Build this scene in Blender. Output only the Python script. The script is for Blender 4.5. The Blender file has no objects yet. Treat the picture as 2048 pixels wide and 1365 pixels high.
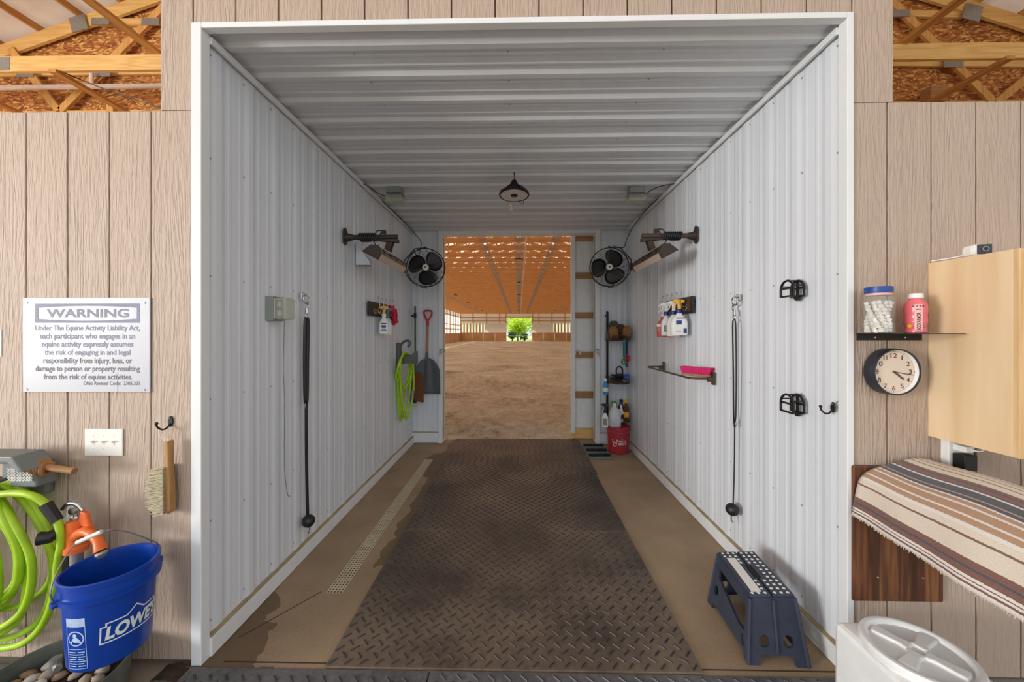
import bpy, bmesh, math, random
from mathutils import Vector, Matrix
R = random.Random(7)
SC = bpy.context.scene
COL = SC.collection

# ------------------------------------------------------------------ camera, world, light
F, EYE, HOR, YAW = 745.0, 1.607, 665.0, math.atan(14 / 745.0)
cam = bpy.data.cameras.new('camera'); cam_ob = bpy.data.objects.new('camera', cam); COL.objects.link(cam_ob)
cam.sensor_width = 36; cam.lens = F / 2048 * 36; cam.shift_y = -(682.5 - HOR) / 2048
cam.clip_start = .02; cam.clip_end = 600
cam_ob.location = (0, 0, EYE); cam_ob.rotation_euler = (math.pi / 2, 0, YAW)
SC.camera = cam_ob

w = bpy.data.worlds.new('world'); SC.world = w; w.use_nodes = True
bg = w.node_tree.nodes['Background']; bg.inputs[0].default_value = (.9, .95, 1, 1); bg.inputs[1].default_value = 1.0
sun = bpy.data.lights.new('sun', 'SUN'); sun.energy = 5; sun.angle = .009; sun.color = (1, .98, .95)
sun_ob = bpy.data.objects.new('sun', sun); COL.objects.link(sun_ob)
sun_ob.rotation_euler = Vector((.63, -.15, -.76)).to_track_quat('-Z', 'Y').to_euler(); sun_ob.location = (-20, 20, 20)
# daylight from the open door at the left end of the aisle
al = bpy.data.lights.new('aisle_door_daylight', 'AREA'); al.shape = 'RECTANGLE'; al.size = 2.4; al.size_y = 2.4; al.energy = 560; al.color = (1, .97, .93)
al_ob = bpy.data.objects.new('aisle_door_daylight', al); COL.objects.link(al_ob)
al_ob.location = (-10, -3.5, 2.3); al_ob.rotation_euler = (Vector((1.2, 2.0, .9)) - Vector((-10, -3.5, 2.3))).to_track_quat('-Z', 'Y').to_euler()
vs = SC.view_settings; vs.view_transform = 'Standard'; vs.look = 'None'; vs.gamma = 1; vs.exposure = 0.5
try: vs.use_curve_mapping = False
except Exception: pass

# ------------------------------------------------------------------ pixel to point (2048 x 1365 frame)
def U(px, py, **k):
    a = (px - 1024) / F; b = (HOR - py) / F; c, s = math.cos(YAW), math.sin(YAW)
    d = (a * c - s, a * s + c, b); (ax, v), = k.items(); i = 'XYZ'.index(ax); o = (0, 0, EYE); t = (v - o[i]) / d[i]
    return Vector([o[j] + t * d[j] for j in range(3)])

# ------------------------------------------------------------------ materials
def C(r, g, b):
    f = lambda c: (c / 12.92 if c <= .04045 else ((c + .055) / 1.055) ** 2.4)
    return (f(r / 255), f(g / 255), f(b / 255), 1)
MATS = {}
class NT:
    def __init__(s, name):
        s.m = bpy.data.materials.new(name); s.m.use_nodes = True; s.t = s.m.node_tree; s.b = s.t.nodes['Principled BSDF']; MATS[name] = s.m
    def n(s, typ, ins=None, **kw):
        x = s.t.nodes.new(typ)
        for k, v in kw.items(): setattr(x, k, v)
        for k, v in (ins or {}).items():
            if isinstance(v, bpy.types.NodeSocket): s.t.links.new(v, x.inputs[k])
            else: x.inputs[k].default_value = v
        return x
    def pos(s, scale=(1, 1, 1), rot=(0, 0, 0)):
        g = s.n('ShaderNodeNewGeometry'); return s.n('ShaderNodeMapping', {'Vector': g.outputs['Position'], 'Scale': scale, 'Rotation': rot}).outputs[0]
    def noise(s, vec, scale, detail=3, dist=0, rough=.5): return s.n('ShaderNodeTexNoise', {'Vector': vec, 'Scale': scale, 'Detail': detail, 'Distortion': dist, 'Roughness': rough}).outputs['Fac']
    def math(s, op, a, b=0.0, clamp=False):
        return s.n('ShaderNodeMath', {0: a, 1: b}, operation=op, use_clamp=clamp).outputs[0]
    def ramp(s, fac, stops, interp='LINEAR'):
        r = s.n('ShaderNodeValToRGB', {'Fac': fac}); e = r.color_ramp.elements; r.color_ramp.interpolation = interp
        while len(e) < len(stops): e.new(.5)
        for x, (p, c) in zip(e, stops): x.position = p; x.color = c
        return r.outputs['Color']
    def mix(s, fac, a, b, blend='MIX'): return s.n('ShaderNodeMix', {0: fac, 6: a, 7: b}, data_type='RGBA', blend_type=blend).outputs[2]
    def bump(s, h, strength=.3, dist=.01):
        s.t.links.new(s.n('ShaderNodeBump', {'Height': h, 'Strength': strength, 'Distance': dist}).outputs[0], s.b.inputs['Normal'])
    def set(s, **k):
        for a, v in k.items():
            i = s.b.inputs[a.replace('_', ' ')]
            if isinstance(v, bpy.types.NodeSocket): s.t.links.new(v, i)
            else: i.default_value = v
        return s
def plain(name, col, rough=.5, metal=0, var=.06, vscale=9, bump=0, bscale=60, **kw):
    t = NT(name); v = t.noise(t.pos(), vscale, 4)
    k = t.ramp(v, [(.25, tuple(c * (1 - var) for c in col[:3]) + (1,)), (.75, tuple(min(1, c * (1 + var)) for c in col[:3]) + (1,))])
    t.set(Base_Color=k, Roughness=rough, Metallic=metal, **kw)
    if bump: t.bump(t.noise(t.pos(), bscale, 3), bump, .004)
    return t.m
def wood(name, c1, c2, axis='X', rough=.6, fine=60, ring=8, knots=False, bump=.12):
    t = NT(name); sc = [1.0, 1.0, 1.0]; sc['XYZ'.index(axis)] = .07
    p = t.pos(tuple(sc)); g = t.noise(p, fine, 3, .4); r = t.math('SINE', t.math('MULTIPLY', t.noise(p, ring, 2, .3), 40.0))
    f = t.math('ADD', t.math('MULTIPLY', g, .65), t.math('MULTIPLY', r, .14))
    col = t.ramp(f, [(.1, c2), (.6, c1)])
    big = t.noise(t.pos(), 1.3, 2)
    col = t.mix(t.math('MULTIPLY', big, .5), col, tuple(c * .8 for c in c1[:3]) + (1,))
    t.set(Base_Color=col, Roughness=rough); t.bump(g, bump, .004); return t.m

def siding(name, c):
    t = NT(name); p = t.pos((1, 1, .085))
    n1 = t.noise(p, 11, 2, .6); rings = t.math('SINE', t.math('MULTIPLY', n1, 62.0))
    fine = t.noise(t.pos((1, 1, .12)), 130, 3, .5)
    h = t.math('ADD', t.math('MULTIPLY', rings, .22), t.math('MULTIPLY', fine, 1.6))
    d = tuple(x * .78 for x in c[:3]) + (1,); l = tuple(min(1, x * 1.1) for x in c[:3]) + (1,)
    col = t.ramp(t.math('ADD', t.math('MULTIPLY', h, .3), .28), [(.1, d), (.42, c), (.95, l)])
    dirt = t.noise(t.pos((1, 1, .4)), 3.5, 4)
    col = t.mix(t.math('MULTIPLY', dirt, .3), col, C(156, 136, 120))
    t.set(Base_Color=col, Roughness=.62); t.bump(h, .6, .006); return t.m
siding('siding', C(187, 167, 150))
plain('groove', C(104, 74, 52), .8)
def metal_white(name, c):
    t = NT(name); v = t.noise(t.pos((3, 3, .3)), 3, 4)
    k = t.ramp(v, [(.3, tuple(x * .96 for x in c[:3]) + (1,)), (.7, c)]); t.set(Base_Color=k, Roughness=.36, Specular_IOR_Level=.5); return t.m
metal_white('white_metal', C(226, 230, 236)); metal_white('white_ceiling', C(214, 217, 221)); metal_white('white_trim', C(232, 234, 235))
plain('screw', C(176, 178, 180), .4, .3)
plain('ledge_dirt', C(168, 150, 118), .9, var=.2)
wood('pine_x', C(240, 198, 124), C(214, 158, 86), 'X'); wood('pine_y', C(212, 156, 84), C(180, 116, 54), 'Y'); wood('pine_z', C(228, 176, 102), C(198, 138, 70), 'Z')
wood('arena_x', C(222, 166, 100), C(190, 130, 70), 'X'); wood('arena_y', C(216, 160, 96), C(186, 126, 66), 'Y'); wood('arena_z', C(226, 174, 108), C(196, 138, 78), 'Z')
wood('girt', C(186, 140, 88), C(150, 104, 60), 'X')
def osb():
    t = NT('osb'); v = t.n('ShaderNodeTexVoronoi', {'Vector': t.n('ShaderNodeVectorMath', {0: t.pos((20, 1, 52), (0, .5, 0)), 1: t.n('ShaderNodeVectorMath', {0: t.n('ShaderNodeTexNoise', {'Vector': t.pos(), 'Scale': 3.0}).outputs['Color'], 1: (9, 9, 9)}, operation='MULTIPLY').outputs[0]}, operation='ADD').outputs[0], 'Scale': 1.0})
    s = t.n('ShaderNodeSeparateColor', {0: v.outputs['Color']})
    c = t.ramp(s.outputs[0], [(0, C(122, 66, 26)), (.35, C(166, 98, 44)), (.7, C(190, 122, 58)), (.94, C(226, 176, 104))])
    t.set(Base_Color=c, Roughness=.75); t.bump(s.outputs[1], .35, .006)
osb()
def roof_mat(nm, k):
    t = NT(nm); c = t.ramp(t.noise(t.pos(), 2, 3), [(.3, C(222, 208, 196)), (.7, C(240, 232, 224))]); d = t.n('ShaderNodeBsdfDiffuse', {'Color': c}); tr = t.n('ShaderNodeBsdfTranslucent', {'Color': c}); m = t.n('ShaderNodeMixShader', {0: k, 1: d.outputs[0], 2: tr.outputs[0]}); t.t.links.new(m.outputs[0], t.t.nodes['Material Output'].inputs[0])
roof_mat('roof_sheet', .3); roof_mat('roof_skylight', .66)  # no skylight here: translucency added to the roof sheets to brighten the arena
plain('gusset', C(158, 156, 152), .4, .6, var=.2, vscale=60)
plain('pvc', C(240, 226, 214), .35)
def concrete():
    t = NT('concrete'); p = t.pos(); a = t.noise(p, 2.2, 5); b = t.noise(p, 70, 3)
    col = t.ramp(t.math('ADD', t.math('MULTIPLY', a, .7), t.math('MULTIPLY', b, .3)), [(.3, C(132, 112, 88)), (.7, C(168, 144, 116))])
    x = t.n('ShaderNodeSeparateXYZ', {0: p}); n = t.math('SUBTRACT', t.noise(p, 5, 4), .5)
    e = t.math('SUBTRACT', t.math('ADD', x.outputs[0], t.math('MULTIPLY', n, .16)), -1.0)          # spill along the mat
    m1 = t.math('MULTIPLY', t.math('GREATER_THAN', e, 0), t.math('LESS_THAN', x.outputs[0], -.5)); m1 = t.math('MULTIPLY', m1, t.math('GREATER_THAN', t.math('ADD', x.outputs[1], t.math('MULTIPLY', n, .6)), 2.5))
    q = t.math('ADD', t.math('ADD', t.math('MULTIPLY', t.math('ADD', x.outputs[0], 1.52), 1.9), t.math('SUBTRACT', x.outputs[1], 1.75)), t.math('MULTIPLY', n, .8))
    m2 = t.math('MULTIPLY', t.math('LESS_THAN', q, .55), t.math('GREATER_THAN', x.outputs[1], 1.7))
    m3 = t.math('LESS_THAN', t.math('ADD', t.math('MULTIPLY', n, .5), t.math('ADD', t.math('POWER', t.math('MULTIPLY', t.math('ADD', x.outputs[0], 1.0), 2.6), 2.0), t.math('POWER', t.math('SUBTRACT', x.outputs[1], 4.55), 2.0))), .2)
    m = t.math('MAXIMUM', t.math('MAXIMUM', m1, m2), m3)
    col = t.mix(t.math('MULTIPLY', m, .72), col, C(84, 64, 38))
    t.set(Base_Color=col, Roughness=t.math('SUBTRACT', .85, t.math('MULTIPLY', m, .25))); t.bump(b, .15, .003)
concrete()
plain('rubber_bar', C(50, 46, 44), .42, var=.2, vscale=6); plain('rubber_grey_bar', C(58, 58, 62), .42, var=.2, vscale=6)
plain('joint', C(70, 54, 38), .9)
def rubber():
    t = NT('rubber'); p = t.pos(); a = t.noise(p, 1.9, 5); b = t.noise(p, 40, 4)
    f = t.math('ADD', t.math('MULTIPLY', a, .75), t.math('MULTIPLY', b, .25))
    col = t.ramp(f, [(.33, C(58, 50, 46)), (.5, C(98, 84, 72)), (.68, C(126, 108, 90))])
    t.set(Base_Color=col, Roughness=.5, Specular_IOR_Level=.5); t.bump(b, .25, .003)
rubber()
def rubber2():
    t = NT('rubber_grey'); p = t.pos(); a = t.noise(p, 3, 5); b = t.noise(p, 50, 4)
    col = t.ramp(t.math('ADD', t.math('MULTIPLY', a, .6), t.math('MULTIPLY', b, .4)), [(.35, C(66, 66, 70)), (.65, C(112, 110, 110))])
    t.set(Base_Color=col, Roughness=.5); t.bump(b, .2, .003)
rubber2()
def sand():
    t = NT('sand'); p = t.pos(); a = t.noise(p, .5, 4); b = t.noise(p, 42, 6, 0, .8); c = t.noise(p, 5, 4)
    col = t.ramp(t.math('ADD', t.math('MULTIPLY', a, .3), t.math('ADD', t.math('MULTIPLY', b, .45), t.math('MULTIPLY', c, .25))), [(.36, C(112, 96, 78)), (.48, C(190, 172, 148)), (.62, C(226, 212, 190))])
    t.set(Base_Color=col, Roughness=.95, Specular_IOR_Level=.1); t.bump(b, .8, .03)
sand()
plain('grate', C(196, 180, 150), .5, 0); plain('black_void', C(22, 19, 16), .9)
plain('black_metal', C(34, 33, 34), .4, .3); plain('black_plastic', C(26, 27, 30), .45); plain('black_satin', C(22, 22, 24), .35)
plain('navy_plastic', C(52, 58, 74), .5, var=.18, vscale=14, bump=.15, bscale=90)
plain('bronze', C(88, 72, 62), .45, .4, var=.12); plain('bronze_lit', C(150, 140, 124), .42, .3, var=.1); plain('bronze_dark', C(60, 50, 44), .5, .2); plain('bronze_light', C(196, 184, 170), .4, .3)  # the paler bronze paints reflected light into the left heater body
plain('chrome', C(196, 196, 196), .2, 1); plain('steel', C(160, 160, 158), .32, .9); plain('galv', C(150, 152, 150), .45, .6, var=.2, vscale=30)
plain('off_white', C(232, 230, 222), .45); plain('white_plastic', C(236, 236, 234), .4); plain('sign_white', C(182, 184, 192), .4, var=.03)
plain('sign_ink', C(124, 128, 148), .6, var=.1, vscale=6); plain('sign_ink_dark', C(104, 101, 110), .6)
plain('lens', C(205, 198, 196), .35); plain('grey_box', C(136, 142, 136), .55)
plain('lime_hose', C(162, 200, 34), .45, var=.18, vscale=12); plain('grey_plastic', C(112, 118, 116), .5)
plain('hanger_grey', C(92, 92, 92), .5)
plain('orange', C(226, 106, 44), .38, var=.08, vscale=20); plain('blue_bucket', C(10, 62, 160), .32, var=.08); plain('print_white', C(226, 234, 230), .5); plain('print_pale', C(176, 196, 224), .5, var=.15, vscale=80)
plain('red_bucket', C(168, 44, 56), .45, var=.1); plain('red_handle', C(206, 30, 44), .35); plain('pink', C(214, 34, 112), .5); plain('glove_pink', C(190, 36, 72), .7)
plain('shovel_grey', C(96, 100, 104), .5, var=.1); plain('broom_fibre', C(120, 74, 44), .85, var=.3, vscale=60); plain('broom_green', C(84, 104, 66), .5)
wood('handle_wood', C(190, 146, 92), C(150, 104, 56), 'Z', fine=90); wood('handle_wood_x', C(176, 130, 84), C(136, 92, 52), 'X', fine=90)
plain('bristle', C(190, 178, 148), .9, var=.25, vscale=70); plain('bristle_tip', C(214, 202, 176), .9, var=.2, vscale=70)
plain('yellow', C(240, 176, 30), .4); plain('blue_cap', C(34, 52, 128), .4); plain('lid_blue', C(36, 76, 150), .4); plain('teal', C(40, 130, 130), .4); plain('red_liquid', C(206, 96, 86), .35)
plain('brown_leather', C(150, 106, 62), .8, var=.25, vscale=25); plain('dark_brown', C(92, 58, 32), .8, var=.25, vscale=25); plain('green_dark', C(72, 84, 66), .8); plain('green', C(70, 150, 60), .5)
plain('blue_bottle', C(64, 140, 190), .3); plain('blue_bright', C(52, 90, 190), .4); plain('purple', C(78, 58, 96), .6)
plain('jug', C(226, 228, 232), .3, Transmission_Weight=.25)
plain('stone_a', C(172, 156, 138), .85, var=.2, vscale=40); plain('stone_b', C(198, 190, 178), .85, var=.15, vscale=40); plain('stone_c', C(146, 118, 92), .85, var=.2, vscale=40)
plain('edging', C(112, 116, 106), .5, .4, var=.25, vscale=18); plain('soil', C(62, 48, 36), .95, var=.4, vscale=40, bump=.6, bscale=60)
plain('pink_drink', C(232, 112, 120), .25, var=.04); plain('drink_label', C(240, 184, 180), .4); plain('ink_black', C(38, 30, 34), .5); plain('ink_brown', C(92, 70, 62), .5)
plain('clock_face', C(228, 210, 192), .5, var=.02); plain('clock_rim', C(44, 46, 54), .35)
plain('marshmallow', C(244, 240, 234), .8); plain('hay', C(176, 160, 90), .9, var=.3, vscale=50); plain('paper', C(226, 216, 190), .6)
def clear(nm, tint, k):
    t = NT(nm); tr = t.n('ShaderNodeBsdfTransparent', {'Color': tint}); t.set(Base_Color=C(210, 212, 200), Roughness=.12); m = t.n('ShaderNodeMixShader', {0: k, 1: tr.outputs[0], 2: t.b.outputs[0]}); t.t.links.new(m.outputs[0], t.t.nodes['Material Output'].inputs[0])
clear('clear_plastic', (.97, .97, .97, 1), .1); clear('smoke_clear', (.86, .86, .8, 1), .4)
wood('cabinet', C(246, 220, 182), C(222, 186, 140), 'Z', .4, fine=18, ring=3.2, bump=.02); wood('cabinet_edge', C(236, 204, 156), C(216, 174, 120), 'Z', .4, bump=.02)
def stained():
    t = NT('stained'); p = t.pos((1, 1, .06)); g = t.noise(p, 40, 4, .6); x = t.n('ShaderNodeSeparateXYZ', {0: t.pos()})
    st = t.noise(t.n('ShaderNodeCombineXYZ', {0: t.math('FLOOR', t.math('MULTIPLY', x.outputs[0], 15.0))}).outputs[0], 3.7, 0)
    c = t.ramp(t.math('ADD', t.math('MULTIPLY', g, .6), t.math('MULTIPLY', st, .4)), [(.3, C(52, 30, 22)), (.5, C(86, 52, 36)), (.72, C(146, 96, 58))]); t.set(Base_Color=c, Roughness=.35)
stained()
def translucent(name, c, alb=.9):
    t = NT(name); tr = t.n('ShaderNodeBsdfTranslucent', {'Color': c}); d = t.n('ShaderNodeBsdfDiffuse', {'Color': c}); m = t.n('ShaderNodeMixShader', {0: .8, 1: d.outputs[0], 2: tr.outputs[0]})
    t.t.links.new(m.outputs[0], t.t.nodes['Material Output'].inputs[0])
translucent('curtain', (.9, .9, .88, 1)); 
def leafmat():
    t = NT('leaf'); v = t.noise(t.pos(), 2.2, 3); c = t.ramp(v, [(.3, C(96, 132, 36)), (.5, C(190, 212, 60)), (.75, C(232, 238, 110))]); d = t.n('ShaderNodeBsdfDiffuse', {'Color': c}); tr = t.n('ShaderNodeBsdfTranslucent', {'Color': c}); m = t.n('ShaderNodeMixShader', {0: .5, 1: d.outputs[0], 2: tr.outputs[0]}); t.t.links.new(m.outputs[0], t.t.nodes['Material Output'].inputs[0])
leafmat()
plain('leaf_dark', C(66, 92, 44), .8, var=.3, vscale=3); plain('bark', C(96, 78, 62), .9, var=.2); plain('grass', C(150, 172, 90), .95, var=.2, vscale=.6)
plain('ground', C(150, 140, 126), .95, var=.1)
plain('kick_board', C(196, 150, 108), .8, var=.22, vscale=.8)

# ------------------------------------------------------------------ mesh building
class MB:
    def __init__(s): s.v = []; s.f = []; s.uv = {}
    def add(s, vs, fs):
        o = len(s.v); s.v += [Vector(p) for p in vs]; s.f += [tuple(i + o for i in f) for f in fs]; return s
    def box(s, x0, x1, y0, y1, z0, z1, M=None):
        vs = [Vector((x, y, z)) for z in (z0, z1) for y in (y0, y1) for x in (x0, x1)]
        if M: vs = [M @ p for p in vs]
        return s.add(vs, [(0, 2, 3, 1), (4, 5, 7, 6), (0, 1, 5, 4), (1, 3, 7, 5), (3, 2, 6, 7), (2, 0, 4, 6)])
    def bar(s, p, q, w, h, up=(0, 0, 1)):
        p, q = Vector(p), Vector(q); d = (q - p); L = d.length; d.normalize(); sd = d.cross(Vector(up))
        if sd.length < 1e-4: sd = d.cross(Vector((1, 0, 0)))
        sd.normalize(); u = sd.cross(d); M = Matrix((sd, d, u)).transposed().to_4x4(); M.translation = p
        return s.box(-w / 2, w / 2, 0, L, -h / 2, h / 2, M)
    def tube(s, pts, r, n=8, closed=False, flat=1.0):
        P = [Vector(p) for p in pts]; N = len(P); rs = r if isinstance(r, (list, tuple)) else [r] * N
        t0 = (P[1] - P[0]).normalized(); u = t0.orthogonal().normalized(); vs = []
        for i in range(N):
            t = ((P[(i + 1) % N] - P[i - 1]) if closed else (P[min(i + 1, N - 1)] - P[max(i - 1, 0)]))
            if t.length < 1e-9: t = t0
            t.normalize(); u = (u - t * u.dot(t)); u = u.normalized() if u.length > 1e-6 else t.orthogonal().normalized(); b = t.cross(u)
            vs += [P[i] + (u * math.cos(a) * rs[i] + b * math.sin(a) * rs[i] * flat) for a in [2 * math.pi * k / n for k in range(n)]]
        fs = []
        for i in range(N if closed else N - 1):
            j = (i + 1) % N; fs += [(i * n + k, i * n + (k + 1) % n, j * n + (k + 1) % n, j * n + k) for k in range(n)]
        if not closed: fs += [tuple(range(n))[::-1], tuple((N - 1) * n + k for k in range(n))]
        return s.add(vs, fs)
    def lathe(s, prof, n=24, M=None, a0=0, a1=2 * math.pi, ring=False):
        M = M or Matrix(); full = abs(a1 - a0 - 2 * math.pi) < 1e-6; m = n if full else n + 1
        vs = [M @ Vector((r * math.cos(a0 + (a1 - a0) * k / n), r * math.sin(a0 + (a1 - a0) * k / n), z)) for r, z in prof for k in range(m)]; fs = []
        for i in range(len(prof) - 1):
            fs += [(i * m + k, i * m + (k + 1) % m, (i + 1) * m + (k + 1) % m, (i + 1) * m + k) for k in range(n)]
        if ring: i = len(prof) - 1; fs += [(i * m + k, i * m + (k + 1) % m, (k + 1) % m, k) for k in range(n)]
        elif full:
            if prof[0][0] > 1e-5: fs.append(tuple(range(m))[::-1])
            if prof[-1][0] > 1e-5: fs.append(tuple((len(prof) - 1) * m + k for k in range(m)))
        return s.add(vs, fs)
    def prism(s, poly, t0, t1, mp):
        n = len(poly); vs = [mp(a, b, t0) for a, b in poly] + [mp(a, b, t1) for a, b in poly]
        return s.add(vs, [tuple(range(n))[::-1], tuple(range(n, 2 * n))] + [(k, (k + 1) % n, n + (k + 1) % n, n + k) for k in range(n)])
    def ell(s, c, rx, ry, rz, n=12, m=8, jit=0, M=None):
        c = Vector(c); vs = [Vector((0, 0, -rz))]
        for i in range(1, m):
            th = math.pi * i / m
            for k in range(n):
                a = 2 * math.pi * k / n; j = 1 + (R.random() - .5) * jit
                vs.append(Vector((rx * math.sin(th) * math.cos(a) * j, ry * math.sin(th) * math.sin(a) * j, -rz * math.cos(th) * j)))
        vs.append(Vector((0, 0, rz))); L = len(vs) - 1
        if M: vs = [M @ p for p in vs]
        fs = [(0, 1 + (k + 1) % n, 1 + k) for k in range(n)]
        for i in range(m - 2): fs += [(1 + i * n + k, 1 + i * n + (k + 1) % n, 1 + (i + 1) * n + (k + 1) % n, 1 + (i + 1) * n + k) for k in range(n)]
        fs += [(L, 1 + (m - 2) * n + k, 1 + (m - 2) * n + (k + 1) % n) for k in range(n)]
        return s.add([p + c for p in vs], fs)
    def grid(s, fn, nu, nv, uv=False):
        o = len(s.v); vs = [fn(i / nu, j / nv) for j in range(nv + 1) for i in range(nu + 1)]
        if uv:
            for j in range(nv + 1):
                for i in range(nu + 1): s.uv[o + j * (nu + 1) + i] = (i / nu, j / nv)
        return s.add(vs, [(j * (nu + 1) + i, j * (nu + 1) + i + 1, (j + 1) * (nu + 1) + i + 1, (j + 1) * (nu + 1) + i) for j in range(nv) for i in range(nu)])
    def build(s, name, mat, parent=None, smooth=35, bevel=0, solid=0, fix=True, label=None, kind=None):
        lo = Vector([min(p[i] for p in s.v) for i in range(3)]); hi = Vector([max(p[i] for p in s.v) for i in range(3)]); c = (lo + hi) / 2
        me = bpy.data.meshes.new(name); me.from_pydata([p - c for p in s.v], [], s.f)
        if s.uv:
            l = me.uv_layers.new(name='UVMap')
            for lp in me.loops: l.data[lp.index].uv = s.uv.get(lp.vertex_index, (0, 0))
        if fix:
            bm = bmesh.new(); bm.from_mesh(me); bmesh.ops.recalc_face_normals(bm, faces=bm.faces); bm.to_mesh(me); bm.free()
        if smooth:
            me.polygons.foreach_set('use_smooth', [True] * len(me.polygons)); me.set_sharp_from_angle(angle=math.radians(smooth))
        me.materials.append(MATS[mat]); o = bpy.data.objects.new(name, me); COL.objects.link(o)
        o.location = c - wloc(parent)
        if parent: o.parent = parent
        if solid: md = o.modifiers.new('solid', 'SOLIDIFY'); md.thickness = solid; md.offset = 0
        if bevel: md = o.modifiers.new('bevel', 'BEVEL'); md.width = bevel; md.segments = 2; md.limit_method = 'ANGLE'; md.angle_limit = .6
        if label: o['label'] = label
        if kind: o['kind'] = kind
        return o
def wloc(o):
    v = Vector((0, 0, 0))
    while o: v = v + o.location; o = o.parent
    return v
def tag(o, label, cat, group=None, kind=None):
    o['label'] = label; o['category'] = cat
    if group: o['group'] = group
    if kind: o['kind'] = kind
    return o
def thing(name, label, cat, loc=(0, 0, 0), group=None, kind=None):
    o = bpy.data.objects.new(name, None); o.empty_display_size = .05; COL.objects.link(o); o.location = loc
    return tag(o, label, cat, group, kind)
def dup(root, delta, label=None):
    def rec(o, par):
        c = o.copy(); COL.objects.link(c); c.parent = par
        for ch in o.children: rec(ch, c)
        return c
    r = rec(root, None); r.location = root.location + Vector(delta)
    if label: r['label'] = label
    return r
def share(src, name, loc, parent):      # a further piece with the same mesh
    o = bpy.data.objects.new(name, src.data); COL.objects.link(o); o.location = Vector(loc) - wloc(parent); o.parent = parent
    for md in src.modifiers:
        n = o.modifiers.new(md.name, md.type)
        if md.type == 'BEVEL': n.width = md.width; n.segments = 2; n.limit_method = 'ANGLE'; n.angle_limit = .6
    return o
def T(*a): return Matrix.Translation(a)
def Rt(a, ax): return Matrix.Rotation(a, 4, ax)
def axisM(p, d):                        # local +Z to direction d at p
    M = Vector(d).to_track_quat('Z', 'Y').to_matrix().to_4x4(); M.translation = p; return M
def spline(pts, n=8, closed=False):
    P = [Vector(p) for p in pts]; N = len(P); out = []
    for i in range(N if closed else N - 1):
        g = lambda k: P[k % N] if closed else P[max(0, min(N - 1, k))]
        a, b, c, d = g(i - 1), g(i), g(i + 1), g(i + 2)
        for k in range(n):
            t = k / n; out.append(.5 * ((2 * b) + (c - a) * t + (2 * a - 5 * b + 4 * c - d) * t * t + (3 * b - 3 * c + d - a) * t ** 3))
    if not closed: out.append(P[-1])
    return out
FONT = {}
def text2d(s, bold=0.0):
    cu = bpy.data.curves.new('t', 'FONT'); cu.body = s; cu.size = 1; cu.offset = bold; cu.resolution_u = 3
    ob = bpy.data.objects.new('t', cu); COL.objects.link(ob); dg = bpy.context.evaluated_depsgraph_get(); me = bpy.data.meshes.new_from_object(ob.evaluated_get(dg))
    vs = [(v.co.x, v.co.y) for v in me.vertices]; fs = [tuple(p.vertices) for p in me.polygons]
    bpy.data.objects.remove(ob); bpy.data.curves.remove(cu); bpy.data.meshes.remove(me); return vs, fs
def text(mb, s, u0, u1, v0, cap, mp, bold=.02, shear=0):
    """lettering from u0 to u1, baseline v0, capital height cap; mp(u, v) gives the point"""
    vs, fs = text2d(s, bold); a = min(x for x, y in vs); b = max(x for x, y in vs); k = cap / .70
    mb.add([mp(u0 + (x - a) / (b - a) * (u1 - u0) + shear * y * k, v0 + y * k) for x, y in vs], fs); return mb
def corr(t0, t1, rib=.2286, base=.088, top=.034, h=.0055, off=0.0, mi=.0016):
    """ag-panel profile: list of (t, height)"""
    out = [(t0, 0)]; n = int((t1 - t0) / rib) + 2
    for i in range(n):
        c = t0 + off + i * rib
        for d, z in ((-base / 2, 0), (-top / 2, h), (top / 2, h), (base / 2, 0)): out.append((c + d, z))
        for m in (1, 2):
            mc = c + rib * m / 3
            for d, z in ((-.013, 0), (-.006, mi), (.006, mi), (.013, 0)): out.append((mc + d, z))
    out = [(t, z) for t, z in out if t0 <= t <= t1]; out.append((t1, out[-1][1])); return out
# ================================================================== THE SETTING
D0, D1, HW, HZ = 1.774, 5.40, 1.55, 3.095       # front plane, back plane, half width to the pans, ceiling pans
def structure(o, label, cat): return tag(o, label, cat, kind='structure')

# floor of the stall with a real channel for the trench drain
DX0, DX1, DY0, DY1 = -1.195, -1.083, 2.27, 4.69
fl = MB()
fl.box(-HW - .05, DX0, 1.755, 5.56, -.15, 0).box(DX1, HW + .05, 1.755, 5.56, -.15, 0).box(DX0, DX1, 1.755, DY0, -.15, 0).box(DX0, DX1, DY1, 5.56, -.15, 0).box(DX0, DX1, DY0, DY1, -.15, -.08)
floor = structure(fl.build('floor', 'concrete', smooth=0), 'tan concrete floor strips on both sides of the rubber mats', 'floor')
a, b = U(643, 1184, Z=.0005), U(478, 1276, Z=.0005)
MB().bar(a, b, .006, .001).build('saw_cut', 'joint', floor, smooth=0)
MB().box(-1.44, -.93, 1.786, 1.793, 0, .001).build('saw_cut', 'joint', floor, smooth=0)
MB().box(.86, 1.5, 1.786, 1.793, 0, .001).build('saw_cut', 'joint', floor, smooth=0)
structure(MB().box(-12, 12, -8, 1.755, -.15, -.012).box(-12, -1.6, 1.755, 5.45, -.15, -.012).box(1.6, 12, 1.755, 5.45, -.15, -.012).build('floor_aisle', 'ground', smooth=0), 'concrete aisle floor in front of the stall', 'floor')
structure(MB().box(-90, 90, 66, 160, -.6, -.3).build('ground_grass', 'grass', smooth=0), 'bright grassy ground outside the far door', 'ground')
structure(MB().box(-90, 90, -70, 66, -.6, -.32).build('ground_outside', 'ground', smooth=0), 'unseen ground around the barn, grey-tan to keep its bounce light neutral', 'ground')  # unseen ground, coloured so no green tint bounces into the stall

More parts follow.
